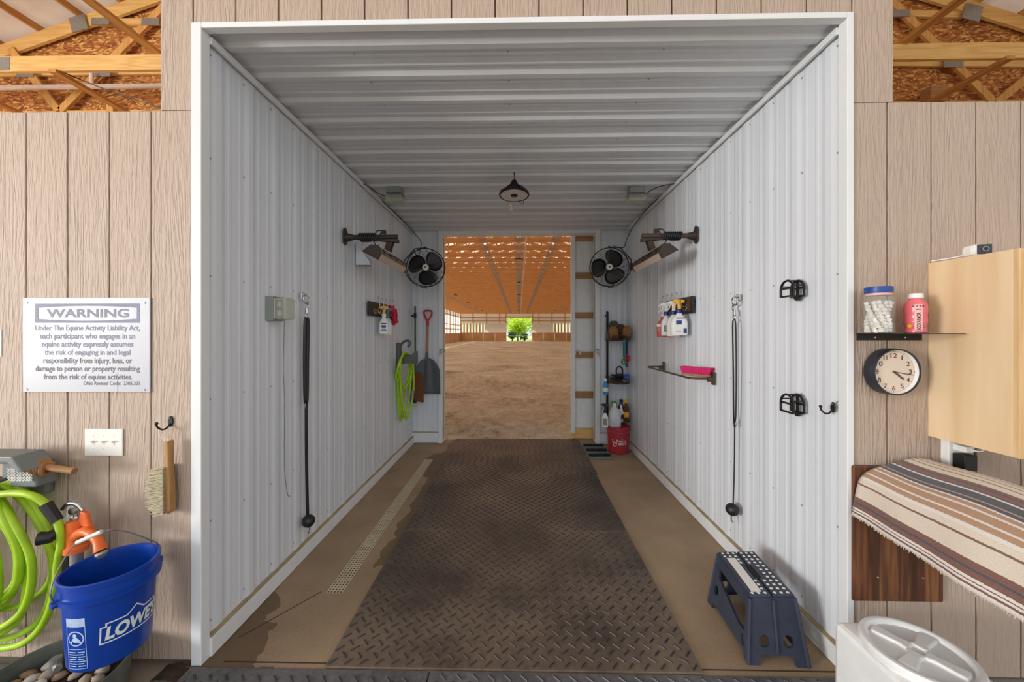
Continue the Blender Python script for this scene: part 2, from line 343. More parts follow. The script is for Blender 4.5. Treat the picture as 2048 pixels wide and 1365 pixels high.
def siding_wall(name, label, planks, back):
    w = MB()
    for q in back: w.box(*q)
    o = structure(w.build(name, 'groove', smooth=0), label, 'wall')
    for (x0, x1, z0, z1) in planks:
        MB().box(x0 + .0035, x1 - .0035, D0, D0 + .016, z0, z1).build('siding_plank', 'siding', o, smooth=0, bevel=.0025)
    return o
WT = 2.682
gl = [-1.578, -1.785, -1.992, -2.2, -2.407, -2.612, -2.816, -3.02, -3.224, -3.43, -3.63] + [-3.63 - .204 * k for k in range(1, 20)]
gr = [1.56, 1.722, 1.924, 2.128, 2.332, 2.536, 2.74, 2.944, 3.148, 3.352, 3.556] + [3.556 + .204 * k for k in range(1, 20)]
siding_wall('wall_front_left', 'tan grooved wood siding wall to the left of the stall opening',
    [(gl[i + 1], gl[i], .02, WT) for i in range(len(gl) - 1)] + [(-1.741, -1.578, WT + .002, 4.7)],
    [(gl[-1], -1.576, D0 + .012, D0 + .07, .02, WT - .004), (-1.739, -1.576, D0 + .012, D0 + .07, WT - .004, 4.7)])
siding_wall('wall_front_right', 'tan grooved wood siding wall to the right of the stall opening',
    [(gr[i], gr[i + 1], .0, WT) for i in range(len(gr) - 1)] + [(1.56, 1.752, WT + .002, 4.7)],
    [(1.558, gr[-1], D0 + .012, D0 + .07, 0, WT - .004), (1.558, 1.75, D0 + .012, D0 + .07, WT - .004, 4.7)])
hp = [-1.578 + i * 3.138 / 15 for i in range(16)]
siding_wall('wall_front_header', 'tan siding header above the white stall opening', [(hp[i], hp[i + 1], 3.102, 4.7) for i in range(15)], [(-1.576, 1.558, D0 + .012, D0 + .07, 3.106, 4.7)])

def panel_wall(name, label, s):
    o = MB().box(s * (HW + .004), s * (HW + .05), D0 + .03, D1 + .1, 0, 3.2).build(name, 'white_metal', smooth=0); structure(o, label, 'wall')
    y = D0 + .016; k = 0
    while y < D1 - .01:
        y1 = min(y + .9144, D1); pr = corr(y, y1, off=.10 if k else .10); m = MB()
        dz = .0015 * (k % 2)
        m.add([(s * (HW - h - dz), t, z) for z in (.10, 3.07) for t, h in pr], [(i, i + 1, len(pr) + i + 1, len(pr) + i) for i in range(len(pr) - 1)])
        m.build('metal_panel', 'white_metal', o, smooth=0, fix=False); y = y1; k += 1
    m = MB(); y = D0 + .016 + .05
    while y < D1 - .05:
        for z in (.16, .66, 1.27, 1.89, 2.48, 3.0): m.lathe([(.006, 0), (.006, .0015), (.0038, .002), (.0038, .005), (0, .005)], 6, axisM((s * HW, y, z), (-s, 0, 0)))
        y += .2286
    m.build('panel_screws', 'screw', o, smooth=0, kind='stuff')
    return o
wall_l = panel_wall('wall_left', 'white ribbed metal left wall of the stall', -1)
wall_r = panel_wall('wall_right', 'white ribbed metal right wall of the stall', 1)
o = MB().box(-HW - .05, HW + .05, D0 + .03, D1 + .1, HZ + .004, HZ + .06).build('ceiling', 'white_ceiling', smooth=0); structure(o, 'white ribbed metal ceiling of the stall', 'ceiling')
y = D0 + .016; k = 0
while y < D1 - .01:
    y1 = min(y + .9144, D1); pr = corr(y, y1, off=.12, base=.066, top=.034, h=.019, mi=.0045); m = MB()
    m.add([(x, t, HZ - h - .0015 * (k % 2)) for x in (-HW, HW) for t, h in pr], [(i, i + 1, len(pr) + i + 1, len(pr) + i) for i in range(len(pr) - 1)])
    m.build('metal_panel', 'white_ceiling', o, smooth=0, fix=False); y = y1; k += 1
m = MB(); y = D0 + .016 + .18
while y < D1 - .05:
    for x in (-.88, -.06, .76): m.lathe([(.006, 0), (.006, .0015), (.0038, .002), (.0038, .005), (0, .005)], 6, axisM((x, y, HZ), (0, 0, -1)))
    y += .2286
m.build('panel_screws', 'screw', o, smooth=0, kind='stuff')
# back wall pieces beside the doorway
for s, nm in ((-1, 'wall_back_left'), (1, 'wall_back_right')):
    x0, x1 = sorted((s * HW, s * 1.15))
    o = MB().box(x0, x1, D1 + .004, 5.56, 0, HZ).build(nm, 'white_metal', smooth=0)
    structure(o, 'narrow white metal wall beside the doorway, behind the ' + ('scoop shovel' if s < 0 else 'red bucket'), 'wall')
    pr = corr(x0, x1, off=.09); m = MB(); m.add([(t, D1 - h, z) for z in (.16, HZ - .03) for t, h in pr], [(i, i + 1, len(pr) + i + 1, len(pr) + i) for i in range(len(pr) - 1)])
    m.build('metal_panel', 'white_metal', o, smooth=0, fix=False)
    MB().box(x0, x1, D1 - .03, D1 - .001, .004, .15).build('skirting', 'white_trim', o, smooth=0, bevel=.003)
    MB().box(x0, x1, D1 - .022, D1, .15, .16).build('ledge', 'ledge_dirt', o, smooth=0)
    m = MB()
    for z in (.25, .66, 1.0, 1.9):
        for q in (.12, .3): m.lathe([(.006, 0), (.006, .0015), (.0038, .005), (0, .005)], 6, axisM((x0 + q, D1, z), (0, -1, 0)))
    m.build('panel_screws', 'screw', o, smooth=0, kind='stuff')
    # door jamb
    xi, xo = s * 1.105, s * 1.165; a, b = sorted((xi, xo))
    j = structure(MB().box(a, b, D1 - .05, 5.57, .003, HZ - .02).build('trim_jamb_' + ('left' if s < 0 else 'right'), 'white_trim', smooth=0, bevel=.004), 'white metal trim on the %s jamb of the arena doorway' % ('left' if s < 0 else 'right'), 'trim')
    MB().box(min(s * 1.104, s * 1.1), max(s * 1.104, s * 1.1), D1 + .04, D1 + .06, .05, 3.0).build('seam', 'grey_box', j, smooth=0)
structure(MB().box(-1.165, 1.165, D1 - .03, 5.57, 3.035, HZ).build('trim_header', 'white_trim', smooth=0, bevel=.004), 'white metal trim across the top of the arena doorway', 'trim')
# trims round the stall
for s, nm in ((-1, 'left'), (1, 'right')):
    a, b = sorted((s * 1.528, s * (1.578 if s < 0 else 1.558)))
    structure(MB().box(a, b, D0 - .012, D0 + .04, 0, 3.1).build('trim_front_' + nm, 'white_trim', smooth=0, bevel=.003), 'white metal edge trim up the %s side of the stall opening' % nm, 'trim')
    a, b = sorted((s * 1.518, s * 1.532))
    structure(MB().box(a, b, D0 + .04, D1, 3.035, 3.068).build('trim_ceiling_' + nm, 'white_trim', smooth=0), 'thin white corner strip where the %s wall meets the ceiling' % nm, 'trim')
    a, b = sorted((s * 1.518, s * (HW + .003)))
    o = structure(MB().box(a, b, D0 + .04, D1 - .03, .002, .095).build('baseboard_' + nm, 'white_trim', smooth=0, bevel=.002), 'white baseboard along the %s stall wall' % nm, 'baseboard')
    a, b = sorted((s * 1.521, s * HW)); MB().box(a, b, D0 + .04, D1 - .03, .095, .101).build('dusty_ledge', 'ledge_dirt', o, smooth=0)
structure(MB().box(-1.5275, 1.5275, D0 - .012, D0 + .03, 3.073, 3.1).build('trim_front_top', 'white_trim', smooth=0, bevel=.003), 'white metal edge trim across the top of the stall opening', 'trim')

# sliding door, partly open, seen from its framed back
sd = MB().box(.79, 2.5, 5.675, 5.69, .03, 3.3).build('door_1', 'white_plastic', smooth=0); structure(sd, 'partly open sliding door with brown girts over white sheeting', 'door')
MB().box(.785, .845, 5.60, 5.675, .09, 3.3).build('stile', 'white_trim', sd, smooth=0, bevel=.003)
MB().box(.845, 2.5, 5.62, 5.674, .01, .155).build('bottom_rail', 'pine_x', sd, smooth=0, bevel=.002)
MB().box(.785, .845, 5.61, 5.674, .01, .09).build('end_block', 'pine_x', sd, smooth=0, bevel=.002)
for (p0, p1) in ((472, 482), (545, 557), (625, 637), (704, 717), (784, 797)):
    z0, z1 = U(1160, p1, Y=5.63).z, U(1160, p0, Y=5.63).z
    MB().box(.846, 2.5, 5.635, 5.674, z0, z1).build('girt', 'girt', sd, smooth=0, bevel=.002)
q = U(1153, 706, Y=5.62); MB().box(q.x - .03, q.x - .012, 5.6, 5.635, q.z - .03, q.z + .02).build('latch_block', 'off_white', sd, smooth=0, bevel=.002)
MB().box(q.x + .045, q.x + .065, 5.6, 5.635, q.z - .03, q.z + .02).build('latch_block', 'off_white', sd, smooth=0, bevel=.002)
MB().box(q.x - .015, q.x + .05, 5.605, 5.634, q.z + .005, q.z + .03).build('latch_bar', 'galv', sd, smooth=0, bevel=.002)

# trench drain
dr = thing('trench_drain', 'beige plastic trench drain grate set in the concrete strip', 'drain', ((DX0 + DX1) / 2, DY0, -.04))
MB().box(DX0 + .002, DX1 - .002, DY0, DY1, -.078, -.074).build('channel', 'black_void', dr, smooth=0)
for k in range(4):
    y0 = DY0 + .002 + k * (DY1 - DY0) / 4; y1 = y0 + (DY1 - DY0) / 4 - .004; m = MB(); n = 6; wd = DX1 - DX0 - .006
    for i in range(n):
        x = DX0 + .003 + i * (wd - .009) / (n - 1); m.box(x, x + .0075, y0, y1, -.006, 0)
    nb = 26
    for i in range(nb + 1):
        y = y0 + i * (y1 - y0 - .009) / nb; m.box(DX0 + .003, DX1 - .003, y, y + .0075, -.006, -.001)
    m.build('grate_section', 'grate', dr, smooth=0)

# rubber mats with raised tread bars
def mat_thing(x0, x1, y0, y1, label, mt, th=.012, cell=.0755, ang=.0):
    o = thing('rubber_mat', label, 'mat', ((x0 + x1) / 2, (y0 + y1) / 2, 0), 'tread plate rubber mats')
    MB().box(x0 + .002, x1 - .002, y0 + .002, y1 - .002, -.011 if y1 < 1.8 else .0005, th).build('slab', mt, o, smooth=0, bevel=.003)
    m = MB(); nx = int((x1 - x0 - .03) / cell); ny = int((y1 - y0 - .03) / cell); hl, hw, ht = .024, .0052, .0045
    for i in range(nx + 1):
        for j in range(ny + 1):
            for q, sg in ((0, 1), (.5, -1)):
                cx = x0 + .03 + (i + q) * cell; cy = y0 + .03 + (j + q * 1.0) * cell
                if cx > x1 - .025 or cy > y1 - .025: continue
                c, s = .7071, .7071 * sg
                P = lambda a, b, z: (cx + a * c - b * s, cy + a * s + b * c, th - .0005 + z)
                m.add([P(-hl, -hw, 0), P(hl, -hw, 0), P(hl, hw, 0), P(-hl, hw, 0), P(-hl + .006, -hw * .45, ht), P(hl - .006, -hw * .45, ht), P(hl - .006, hw * .45, ht), P(-hl + .006, hw * .45, ht)],
                      [(4, 5, 6, 7), (0, 1, 5, 4), (1, 2, 6, 5), (2, 3, 7, 6), (3, 0, 4, 7)])
    m.build('tread_bars', mt + '_bar', o, smooth=0, fix=False, kind='stuff'); return o
MX0, MX1 = -.93, .868
mat_thing(MX0, MX1, 1.757, 2.985, 'brown-black tread mat nearest the camera inside the stall', 'rubber')
mat_thing(MX0, MX1, 2.987, 4.225, 'brown-black tread mat in the middle of the stall floor', 'rubber')
mat_thing(MX0 - .02, MX1 + .02, 4.227, 5.575, 'brown-black tread mat at the far doorway against the sand', 'rubber')
mat_thing(-.42, 1.5, .52, 1.753, 'grey tread mat in the aisle, running to the white bin', 'rubber_grey', .008)
mat_thing(-2.25, -.422, .3, 1.25, 'grey tread mat in the aisle beneath the hanging blue bucket', 'rubber_grey', .008)
mat_thing(-1.57, -.422, 1.252, 1.753, 'grey tread mat strip in the aisle at the front of the drain strip', 'rubber_grey', .008)
mat_thing(-4.1, -2.252, .52, 1.753, 'dark grey tread mat below the looped lime hose', 'rubber_grey', .008)

# ------------------------------------------------------------------ loft, roof, trusses
sgn_ = lambda s: 'left' if s < 0 else 'right'
ROOF = lambda x: 8.377 - .332 * abs(x)
CH = 4.77; XE = 10.2
for s, nm, ya, yb, mt in ((-1, 'left', -3.5, 5.44, 'roof_sheet'), (1, 'right', -3.5, 5.44, 'roof_sheet'), (-1, 'arena_left', 5.44, 65.6, 'roof_skylight'), (1, 'arena_right', 5.44, 65.6, 'roof_skylight')):
    m = MB(); m.prism([(0, ROOF(0) + .09), (s * (XE + .7), ROOF(XE + .7) + .09), (s * (XE + .7), ROOF(XE + .7) + .11), (0, ROOF(0) + .11)], ya, yb, lambda a, b, t: (a, t, b))
    o = structure(m.build('roof_' + nm, mt, smooth=0), 'pale roof sheeting above the %s trusses, %s slope' % ('arena' if ya > 0 else 'loft', sgn_(s)), 'roof')
    base = None
    for i in range(17):
        x = s * (.35 + i * .61); z = ROOF(x) + .045
        if base is None:
            base = MB().box(x - .019, x + .019, ya + .01, yb - .01, z - .044, z + .044).build('purlin', 'pine_y', o, smooth=0)
        else: share(base, 'purlin', (x, (ya + yb) / 2, z), o)
webs = []
bn = [1.3, 4.0, 6.6, 9.2]; tn = [0, 2.6, 5.2, 7.85]
for i in range(4):
    webs.append((tn[i], bn[i]))
    if i < 3: webs.append((tn[i + 1], bn[i]))
def truss(y, mx, label, group=None, ch=.184, webs=webs):
    t = thing('roof_truss', label, 'truss', (0, y, CH), group)
    MB().box(-XE, XE, y - .02, y + .02, CH, CH + ch).build('bottom_chord', mx, t, smooth=0)
    for s in (-1, 1):
        MB().prism([(0, ROOF(0)), (s * XE, ROOF(XE)), (s * XE, ROOF(XE) - .19), (0, ROOF(0) - .19)], y - .02, y + .02, lambda a, b, q: (a, q, b)).build('top_chord', mx, t, smooth=0)
        for (a, b) in webs:
            MB().bar((s * a, y, ROOF(a) - .15), (s * b, y, CH + .09), .037, .09, (0, 1, 0)).build('web', mx.replace('_x', '_z'), t, smooth=0)
        for gx in (1.3, 6.3):
            MB().box(s * gx - .13, s * gx + .13, y - .024, y + .024, CH + .012, CH + ch - .012).build('gusset_plate', 'gusset', t, smooth=0)
        gz = ROOF(6.0) - .1; MB().box(-.1, .1, -.024, .024, -.1, .1, T(s * 6.0, y, gz) @ Rt(s * .26, 'Y')).build('gusset_plate', 'gusset', t, smooth=0)
    MB().box(-.14, .14, y - .024, y + .024, CH + .012, CH + ch - .012).build('gusset_plate', 'gusset', t, smooth=0)
    return t
t0 = truss(4.42, 'pine_x', 'yellow pine roof truss crossing the loft, nearest of all', None, .184, [(0, 1.3), (2.6, 1.3), (2.6, 3.4), (8.4, 7.4), (8.4, 9.2)])
# gable framing against the OSB
gt = thing('gable_frame', 'pine stud frame with gusset plates nailed to the orange OSB wall', 'frame', (0, 5.36, CH))
MB().box(-XE, XE, 5.34, 5.38, CH, CH + .09).build('bottom_chord', 'pine_x', gt, smooth=0)
for s in (-1, 1):
    MB().prism([(0, ROOF(0)), (s * XE, ROOF(XE)), (s * XE, ROOF(XE) - .19), (0, ROOF(0) - .19)], 5.34, 5.38, lambda a, b, q: (a, q, b)).build('top_chord', 'pine_x', gt, smooth=0)
def seg(p, q, Y, wd, nm='web', mt='pine_z', par=gt): MB().bar(U(*p, Y=Y), U(*q, Y=Y), wd, .04, (0, 1, 0)).build(nm, mt, par, smooth=0)
def seg(p, q, Y, wd, nm='web', mt='pine_z', par=gt):
    a, b = U(*p, Y=Y), U(*q, Y=Y); MB().bar(a, b, .037, wd, Vector((b - a)).cross(Vector((0, 1, 0)))).build(nm, mt, par, smooth=0)
for p, q in (((22, 98), (118, 222)), ((122, 222), (330, 12)), ((2060, 150), (1992, 206)), ((1985, 204), (1780, 0))): seg(p, q, 5.33, .1)
for p, q in (((-60, 148), (345, 143)), ((195, 46), (345, 44)), ((1760, 127), (2110, 129)), ((1760, 27), (1925, 31))): seg(p, q, 5.40, .09, 'girt', 'pine_x')
for p in ((49, 147), (202, 146), (200, 42), (300, 43), (1908, 127), (1802, 26)):
    q = U(*p, Y=5.30); MB().box(q.x - .13, q.x + .13, 5.300, 5.312, q.z - .05, q.z + .05).build('gusset_plate', 'gusset', gt, smooth=0)
for p in ((157, 47), (1945, 25)):
    q = U(*p, Y=5.32); MB().box(-.12, .12, -.006, .006, -.11, .11, T(*q) @ Rt((-.26 if p[0] < 900 else .26), 'Y')).build('gusset_plate', 'gusset', gt, smooth=0)
q = U(1862, 192, Y=5.3); MB().box(q.x - .11, q.x + .11, 5.2, 5.34, q.z - .12, q.z + .08).build('wood_block', 'girt', gt, smooth=0)
q = U(222, 212, Y=5.3); MB().box(q.x - .05, q.x + .05, 5.28, 5.34, q.z - .12, q.z + .05).build('wood_block', 'pine_z', gt, smooth=0)
m = MB()
m.prism([(-XE, 3.2), (XE, 3.2), (XE, ROOF(XE)), (0, ROOF(0) + .08), (-XE, ROOF(XE))], 5.43, 5.45, lambda a, b, t: (a, t, b))
for s in (-1, 1): m.box(min(s * 1.62, s * XE), max(s * 1.62, s * XE), 5.43, 5.45, 0, 3.2)
wg = structure(m.build('wall_gable', 'osb', smooth=0), 'orange OSB gable wall at the back of the loft', 'wall')
def ybrace(x, z, y0, y1, lab): tag(MB().box(x - .045, x + .045, y0, y1, z - .02, z + .02).build('brace_board', 'pine_y', smooth=0), lab, 'board', 'loft brace boards')
ybrace(U(300, 95, Z=CH + .204).x, CH + .204, 0, 5.3, 'slanting-looking pine brace board lying over the left yellow beam')
ybrace(U(85, 130, Z=CH - .02).x, CH - .02, 4.36, 5.32, 'pine brace board under the left yellow beam, behind the white pipe')
ybrace(-7.15, CH - .02, 4.36, 5.32, 'pine brace board in the far left corner of the loft')
ybrace(U(1814, 80, Z=CH + .204).x, CH + .204, 0, 5.3, 'pine brace board lying over the right yellow beam')
ybrace(U(2030, 110, Z=CH - .02).x, CH - .02, 4.36, 5.32, 'pine brace board under the right yellow beam')
pv = thing('pvc_pipe', 'white plastic pipe running across the left loft', 'pipe', U(160, 172, Y=5.2))
pz = U(160, 172, Y=5.2).z; MB().tube([(-9.5, 5.22, pz), (-1.62, 5.22, pz)], .032, 10).build('run', 'pvc', pv)
q = U(180, 160, Y=5.22); MB().tube([(q.x, 5.24, pz), (q.x, 5.24, pz + .22)], .024, 10).build('riser', 'pvc', pv)
tag(MB().tube([U(85, 128, Y=4.5), U(200, 175, Y=4.6), U(325, 217, Y=4.7)], .007, 6).build('loft_wire', 'black_plastic'), 'thin black wire sagging across the left loft', 'wire')
m = MB()
for i in range(420):
    p = Vector((1.95 + R.random() * 1.2, 1.9 + R.random() * .25, WT - .03 + R.random() * .05 * (1 + R.random()))); d = Vector((R.uniform(-1, 1), R.uniform(-.6, .6), R.uniform(-.25, .3))).normalized() * R.uniform(.04, .1)
    m.bar(p, p + d, .003, .002)
m.box(1.9, 3.3, 1.86, 2.2, WT - .1, WT - .02)
tag(m.build('loose_hay', 'hay', smooth=0), 'loose hay poking over the top of the right siding wall', 'hay', kind='stuff')

# ------------------------------------------------------------------ the riding arena beyond the doorway
YF = 65.0
def hgt(x, y):
    return .02 * math.sin(x * 2.1 + y * 1.3) + .018 * math.sin(y * 5.3 + math.sin(x * 3) * 1.2) + .012 * math.sin(x * 9 + y * 4)
m = MB()
def sfn(u, v):
    y = 5.57 + 9.5 * v ** 1.3; x = -3.2 + 6.4 * u; k = min(1, (y - 5.57) / .4)
    return (x, y, -.005 + .03 * k + (hgt(x, y) + (R.random() - .5) * .035) * (.25 + .95 * k) * (1 if .02 < u < .98 and v < .98 else 0))
m.grid(sfn, 130, 170)
af = structure(MB().box(-XE, XE, 5.575, YF, -.2, -.03).build('floor_arena', 'sand', smooth=0), 'raked tan sand floor of the riding arena', 'floor')
m.build('raked_sand', 'sand', af, smooth=60, fix=False, kind='stuff')
m = MB()
m.box(-XE, -3.2, 5.575, YF, -.03, .02).box(3.2, XE, 5.575, YF, -.03, .02).box(-3.2, 3.2, 15.07, YF, -.03, .02).build('smooth_sand', 'sand', af, smooth=0)

# far wall
px = lambda p: U(p, 650, Y=YF).x
pz = lambda p: U(1038, p, Y=YF).z
DXa, DXb, DT = px(1013), px(1064), pz(636)
fw = MB().box(-XE, DXa, YF + .02, YF + .1, pz(647), 5.0).box(DXb, XE, YF + .02, YF + .1, pz(647), 5.0).box(DXa, DXb, YF + .02, YF + .1, DT, 5.0)
fw.prism([(-XE, 5.0), (XE, 5.0), (XE, ROOF(XE)), (0, ROOF(0)), (-XE, ROOF(XE))], YF + .02, YF + .1, lambda a, b, t: (a, t, b))
fw = structure(fw.build('wall_arena_far', 'white_plastic', smooth=0), 'white far arena wall with orange posts around a bright doorway', 'wall')
kz = pz(665.5)
for s in (-1, 1):
    e = DXa if s < 0 else DXb
    for j in range(4):
        x0, x1 = e + (s * XE - e) * j / 4, e + (s * XE - e) * (j + 1) / 4; a, b = sorted((x0, x1))
        MB().box(a + .01, b - .01, YF - .12, YF - .06, -.02, kz).build('kick_board', 'kick_board', fw, smooth=0)
    for gz in (pz(635.5), pz(642)):
        a, b = sorted((e, s * XE)); MB().box(a, b, YF - .06, YF, gz - .07, gz + .07).build('girt', 'arena_x', fw, smooth=0)
    for p in (([946, 973, 999, 1012] if s < 0 else [1065, 1078, 1104, 1130, 1156])):
        x = px(p); MB().box(x - .1, x + .1, YF - .05, YF + .01, pz(647), 4.95).build('post', 'arena_z', fw, smooth=0)
    # middle band: pale rolled curtain by the door, vertical slats beyond
    a, b = sorted((e, s * 6.0)); c = MB()
    c.grid(lambda u, v: (a + (b - a) * u, YF - .02 + .25 * math.sin(v * math.pi), kz + (pz(647) - kz) * v), 4, 8).build('curtain', 'off_white', fw, fix=False)
    for j in range(8):
        x = s * (6.3 + j * .55); MB().box(x - .13, x + .13, YF - .03, YF + .03, kz - .02, pz(647)).build('slat', 'arena_z', fw, smooth=0)
    a, b = sorted((s * 6.0, s * XE)); MB().box(a, b, YF + .05, YF + .06, kz, pz(647)).build('sheet', 'curtain', fw, smooth=0)
MB().box(DXa, DXb, YF - .06, YF, DT, DT + .2).build('door_header', 'arena_x', fw, smooth=0)
tag(MB().tube([(DXa, YF + .2, .95), (DXb, YF + .2, .95)], .04, 8).build('gate_rail', 'galv'), 'thin rail across the bright far doorway', 'rail')
# side walls
for s, nm in ((-1, 'left'), (1, 'right')):
    X = s * XE
    o = structure(MB().box(min(X, X + s * .06), max(X, X + s * .06), 5.6, YF, -.1, 1.45).build('wall_arena_' + nm, 'kick_board', smooth=0), 'wooden %s arena side wall with posts and pale translucent sheeting' % nm, 'wall')
    base = None
    for k in range(25):
        y = 6.2 + k * 2.44
        if base is None: base = MB().box(X - .07, X + .07, y - .08, y + .08, 0, 4.9).build('post', 'arena_z', o, smooth=0)
        else: share(base, 'post', (X, y, 2.45), o)
    for z in (2.1, 2.8, 4.2): MB().box(X - .05, X + .05, 5.6, YF, z - .06, z + .06).build('girt', 'arena_y', o, smooth=0)
    MB().box(X + s * .07, X + s * .08, 5.6, YF, 1.45, 3.42).build('sheeting', 'curtain', o, smooth=0)
    MB().box(X + s * .07, X + s * .08, 5.6, YF, 3.56 if s < 0 else 3.42, ROOF(XE)).build('sheeting', 'curtain', o, smooth=0)
# trusses
ys = [9.4 + 1.237 * k for k in range(45)]
tr = truss(ys[0], 'arena_x', 'orange-brown roof truss spanning the arena, one of a long row', 'arena roof trusses', .184)
for y in ys[1:]: dup(tr, (0, y - ys[0], 0))
# lights
for k in range(7):
    for x in (-5.2, 0, 5.2):
        y = ys[5 + 6 * k]; l = thing('arena_light', 'small dark round high-bay light in the %s row under the arena trusses' % {-5.2: 'left', 0: 'middle', 5.2: 'right'}[x], 'light', (x, y, CH), 'arena high-bay lights')
        MB().tube([(x, y, CH), (x, y, CH - .08)], .012, 6).build('hook', 'black_metal', l)
        MB().lathe([(.07, .07), (.1, .03), (.17, .02), (.19, -.02), (.0, -.02)], 16, T(x, y, CH - .12)).build('housing', 'black_metal', l)
        MB().lathe([(.15, -.022), (.15, -.03), (0, -.03)], 16, T(x, y, CH - .12)).build('lens', 'lens', l)
pts = [(.24 + .02 * math.sin(i * 1.9), 9.5 + i * 1.237 / 2, CH - .02 - (.05 if i % 2 else 0)) for i in range(88)]
tag(MB().tube(pts, .02, 6).build('arena_cable', 'pvc'), 'white cable strung under the arena trusses along the centre line', 'cable')

# trees outside the far door
def tree(x, y, h, r, label, mt='leaf', n=900):
    t = thing('tree', label, 'tree', (x, y, -.3), 'trees beyond the far door')
    MB().tube([(x, y, -.35), (x + .1, y, h * .4), (x, y, h * .8)], [.16, .12, .05], 8).build('trunk', 'bark', t)
    m = MB()
    for i in range(n):
        a, b, q = R.uniform(0, 6.28), math.acos(R.uniform(-1, 1)), R.random() ** .4
        c = Vector((x + r * q * math.sin(b) * math.cos(a), y + r * q * math.sin(b) * math.sin(a), h * .56 + h * .46 * q * math.cos(b)))
        M = Rt(R.uniform(0, 6.28), 'Z') @ Rt(R.uniform(-1, 1), 'X'); s = R.uniform(.12, .26)
        m.add([c + (M @ Vector(p)) * s for p in ((-1, 0, 0), (0, -.5, .15), (1, 0, 0), (0, .5, .15))], [(0, 1, 2, 3)])
    m.build('foliage', mt, t, smooth=0, fix=False, kind='stuff')
tree(-.3, 74.2, 4.4, 1.9, 'bright green leafy tree centred in the far doorway', n=2600)
tree(3.4, 82, 7.5, 3.6, 'yellow-green tree on the right behind the doorway tree', n=3600)
tree(-4.0, 82, 7.5, 3.6, 'yellow-green tree on the left behind the doorway tree', n=3600)
tree(.4, 92, 9, 5.5, 'tall pale tree furthest back in the far doorway', n=5000)
tree(-1.3, 70.2, 1.9, .8, 'low dark shrub in front of the doorway tree', 'leaf_dark', 500)
tree(1.0, 70.3, 1.5, .8, 'low dark bush at the right foot of the doorway tree', 'leaf_dark', 400)
# ================================================================== THINGS ON THE STALL WALLS AND CEILING
RX = 1.53                                      # wall rib crowns
def sgn(s): return 'left' if s < 0 else 'right'

# --- round light under the ceiling
lp = Vector((-.045, 3.44, 2.885)); L = thing('high_bay_light', 'black round high-bay light hanging from the stall ceiling', 'light', lp)
Ml = T(*lp) @ Rt(-.08, 'X')
MB().lathe([(.0, .012), (.118, .012), (.136, .008), (.141, -.004), (.139, -.016), (.128, -.018), (.128, -.008), (0, -.008)], 40, Ml).build('housing_disc', 'black_metal', L)
MB().lathe([(.126, -.010), (.124, -.0155), (.034, -.0155), (.03, -.010)], 40, Ml, ring=True).build('lens', 'lens', L)
MB().lathe([(.032, -.009), (.032, -.02), (.024, -.023), (0, -.023)], 20, Ml).build('sensor', 'black_satin', L)
hs = MB().lathe([(.09, .012), (.078, .03), (.056, .042), (.054, .078), (.036, .088), (.03, .118), (.016, .132), (0, .132)], 24, Ml).build('driver', 'black_metal', L)
m = MB()
for k in range(16): m.box(.045, .086, -.0015, .0015, .012, .055, Ml @ Rt(k * math.pi / 8, 'Z'))
m.build('fins', 'black_metal', hs, smooth=0)
e = Ml @ Vector((0, 0, .13)); MB().tube(spline([e, e + Vector((.004, 0, .02)), Vector((-.045, 3.44, 3.075)), Vector((-.045, 3.44, 3.094))], 5), .0045, 8).build('hook', 'black_metal', L)
MB().tube(spline([Ml @ Vector((.05, .03, .07)), Ml @ Vector((.1, .04, .07)), Ml @ Vector((.11, -.02, .03)), Ml @ Vector((.06, -.06, .05)), Ml @ Vector((-.05, -.06, .04)), Ml @ Vector((-.09, 0, .05)), Ml @ Vector((-.03, .05, .08))], 6), .004, 6).build('cord', 'black_plastic', L)
MB().tube(spline([Ml @ Vector((.05, .1, -.01)), Ml @ Vector((.06, .12, -.04)), Ml @ Vector((.085, .12, -.04)), Ml @ Vector((.09, .11, -.01))], 5), .003, 6).build('cord_loop', 'black_plastic', L)
# paper strip on the ceiling
p = U(1020, 408, Z=3.075)
tag(MB().grid(lambda u, v: (p.x - .02 + .04 * u + .02 * v, p.y + .01 * math.sin(v * 5), 3.076 - .085 * v + .01 * math.sin(v * 6)), 2, 10).build('paper_strip', 'paper', fix=False, solid=.0015), 'small pale strip of tape dangling from the ceiling behind the round light', 'tape')

# --- weatherproof ceiling outlets
for s, cx in ((-1, 787), (1, 1275)):
    q = U(cx, 372, Z=3.077); o = thing('ceiling_outlet', 'grey outlet box with clear bubble cover on the ceiling, %s of the round light' % sgn(s), 'outlet', (q.x, q.y, 3.076), 'ceiling outlets')
    bx_, by_ = q.x, q.y + .06
    MB().box(bx_ - .072, bx_ + .072, by_ - .06, by_ + .06, 3.012, 3.077).build('box', 'grey_box', o, smooth=0, bevel=.006)
    MB().box(bx_ - .076, bx_ + .076, by_ - .064, by_ + .064, 3.004, 3.012).build('gasket', 'black_plastic', o, smooth=0)
    MB().prism([(-.08, 3.004), (.08, 3.004), (.086, 2.945), (.06, 2.93), (-.06, 2.93), (-.086, 2.945)], by_ - .06, by_ + .06, lambda a, b, t: (bx_ + a, t, b)).build('clear_cover', 'smoke_clear', o, smooth=0, bevel=.006)
    e = Vector((s * 1.52, by_ - .15, 3.06))
    MB().tube(spline([(bx_ + s * .07, by_ + .0, 2.99), (bx_ + s * .15, by_ - .06, 3.02 + .02 * s), (bx_ + s * .24, by_ - .1, 3.062), e], 6), .0045, 6).build('cord', 'black_plastic', o)

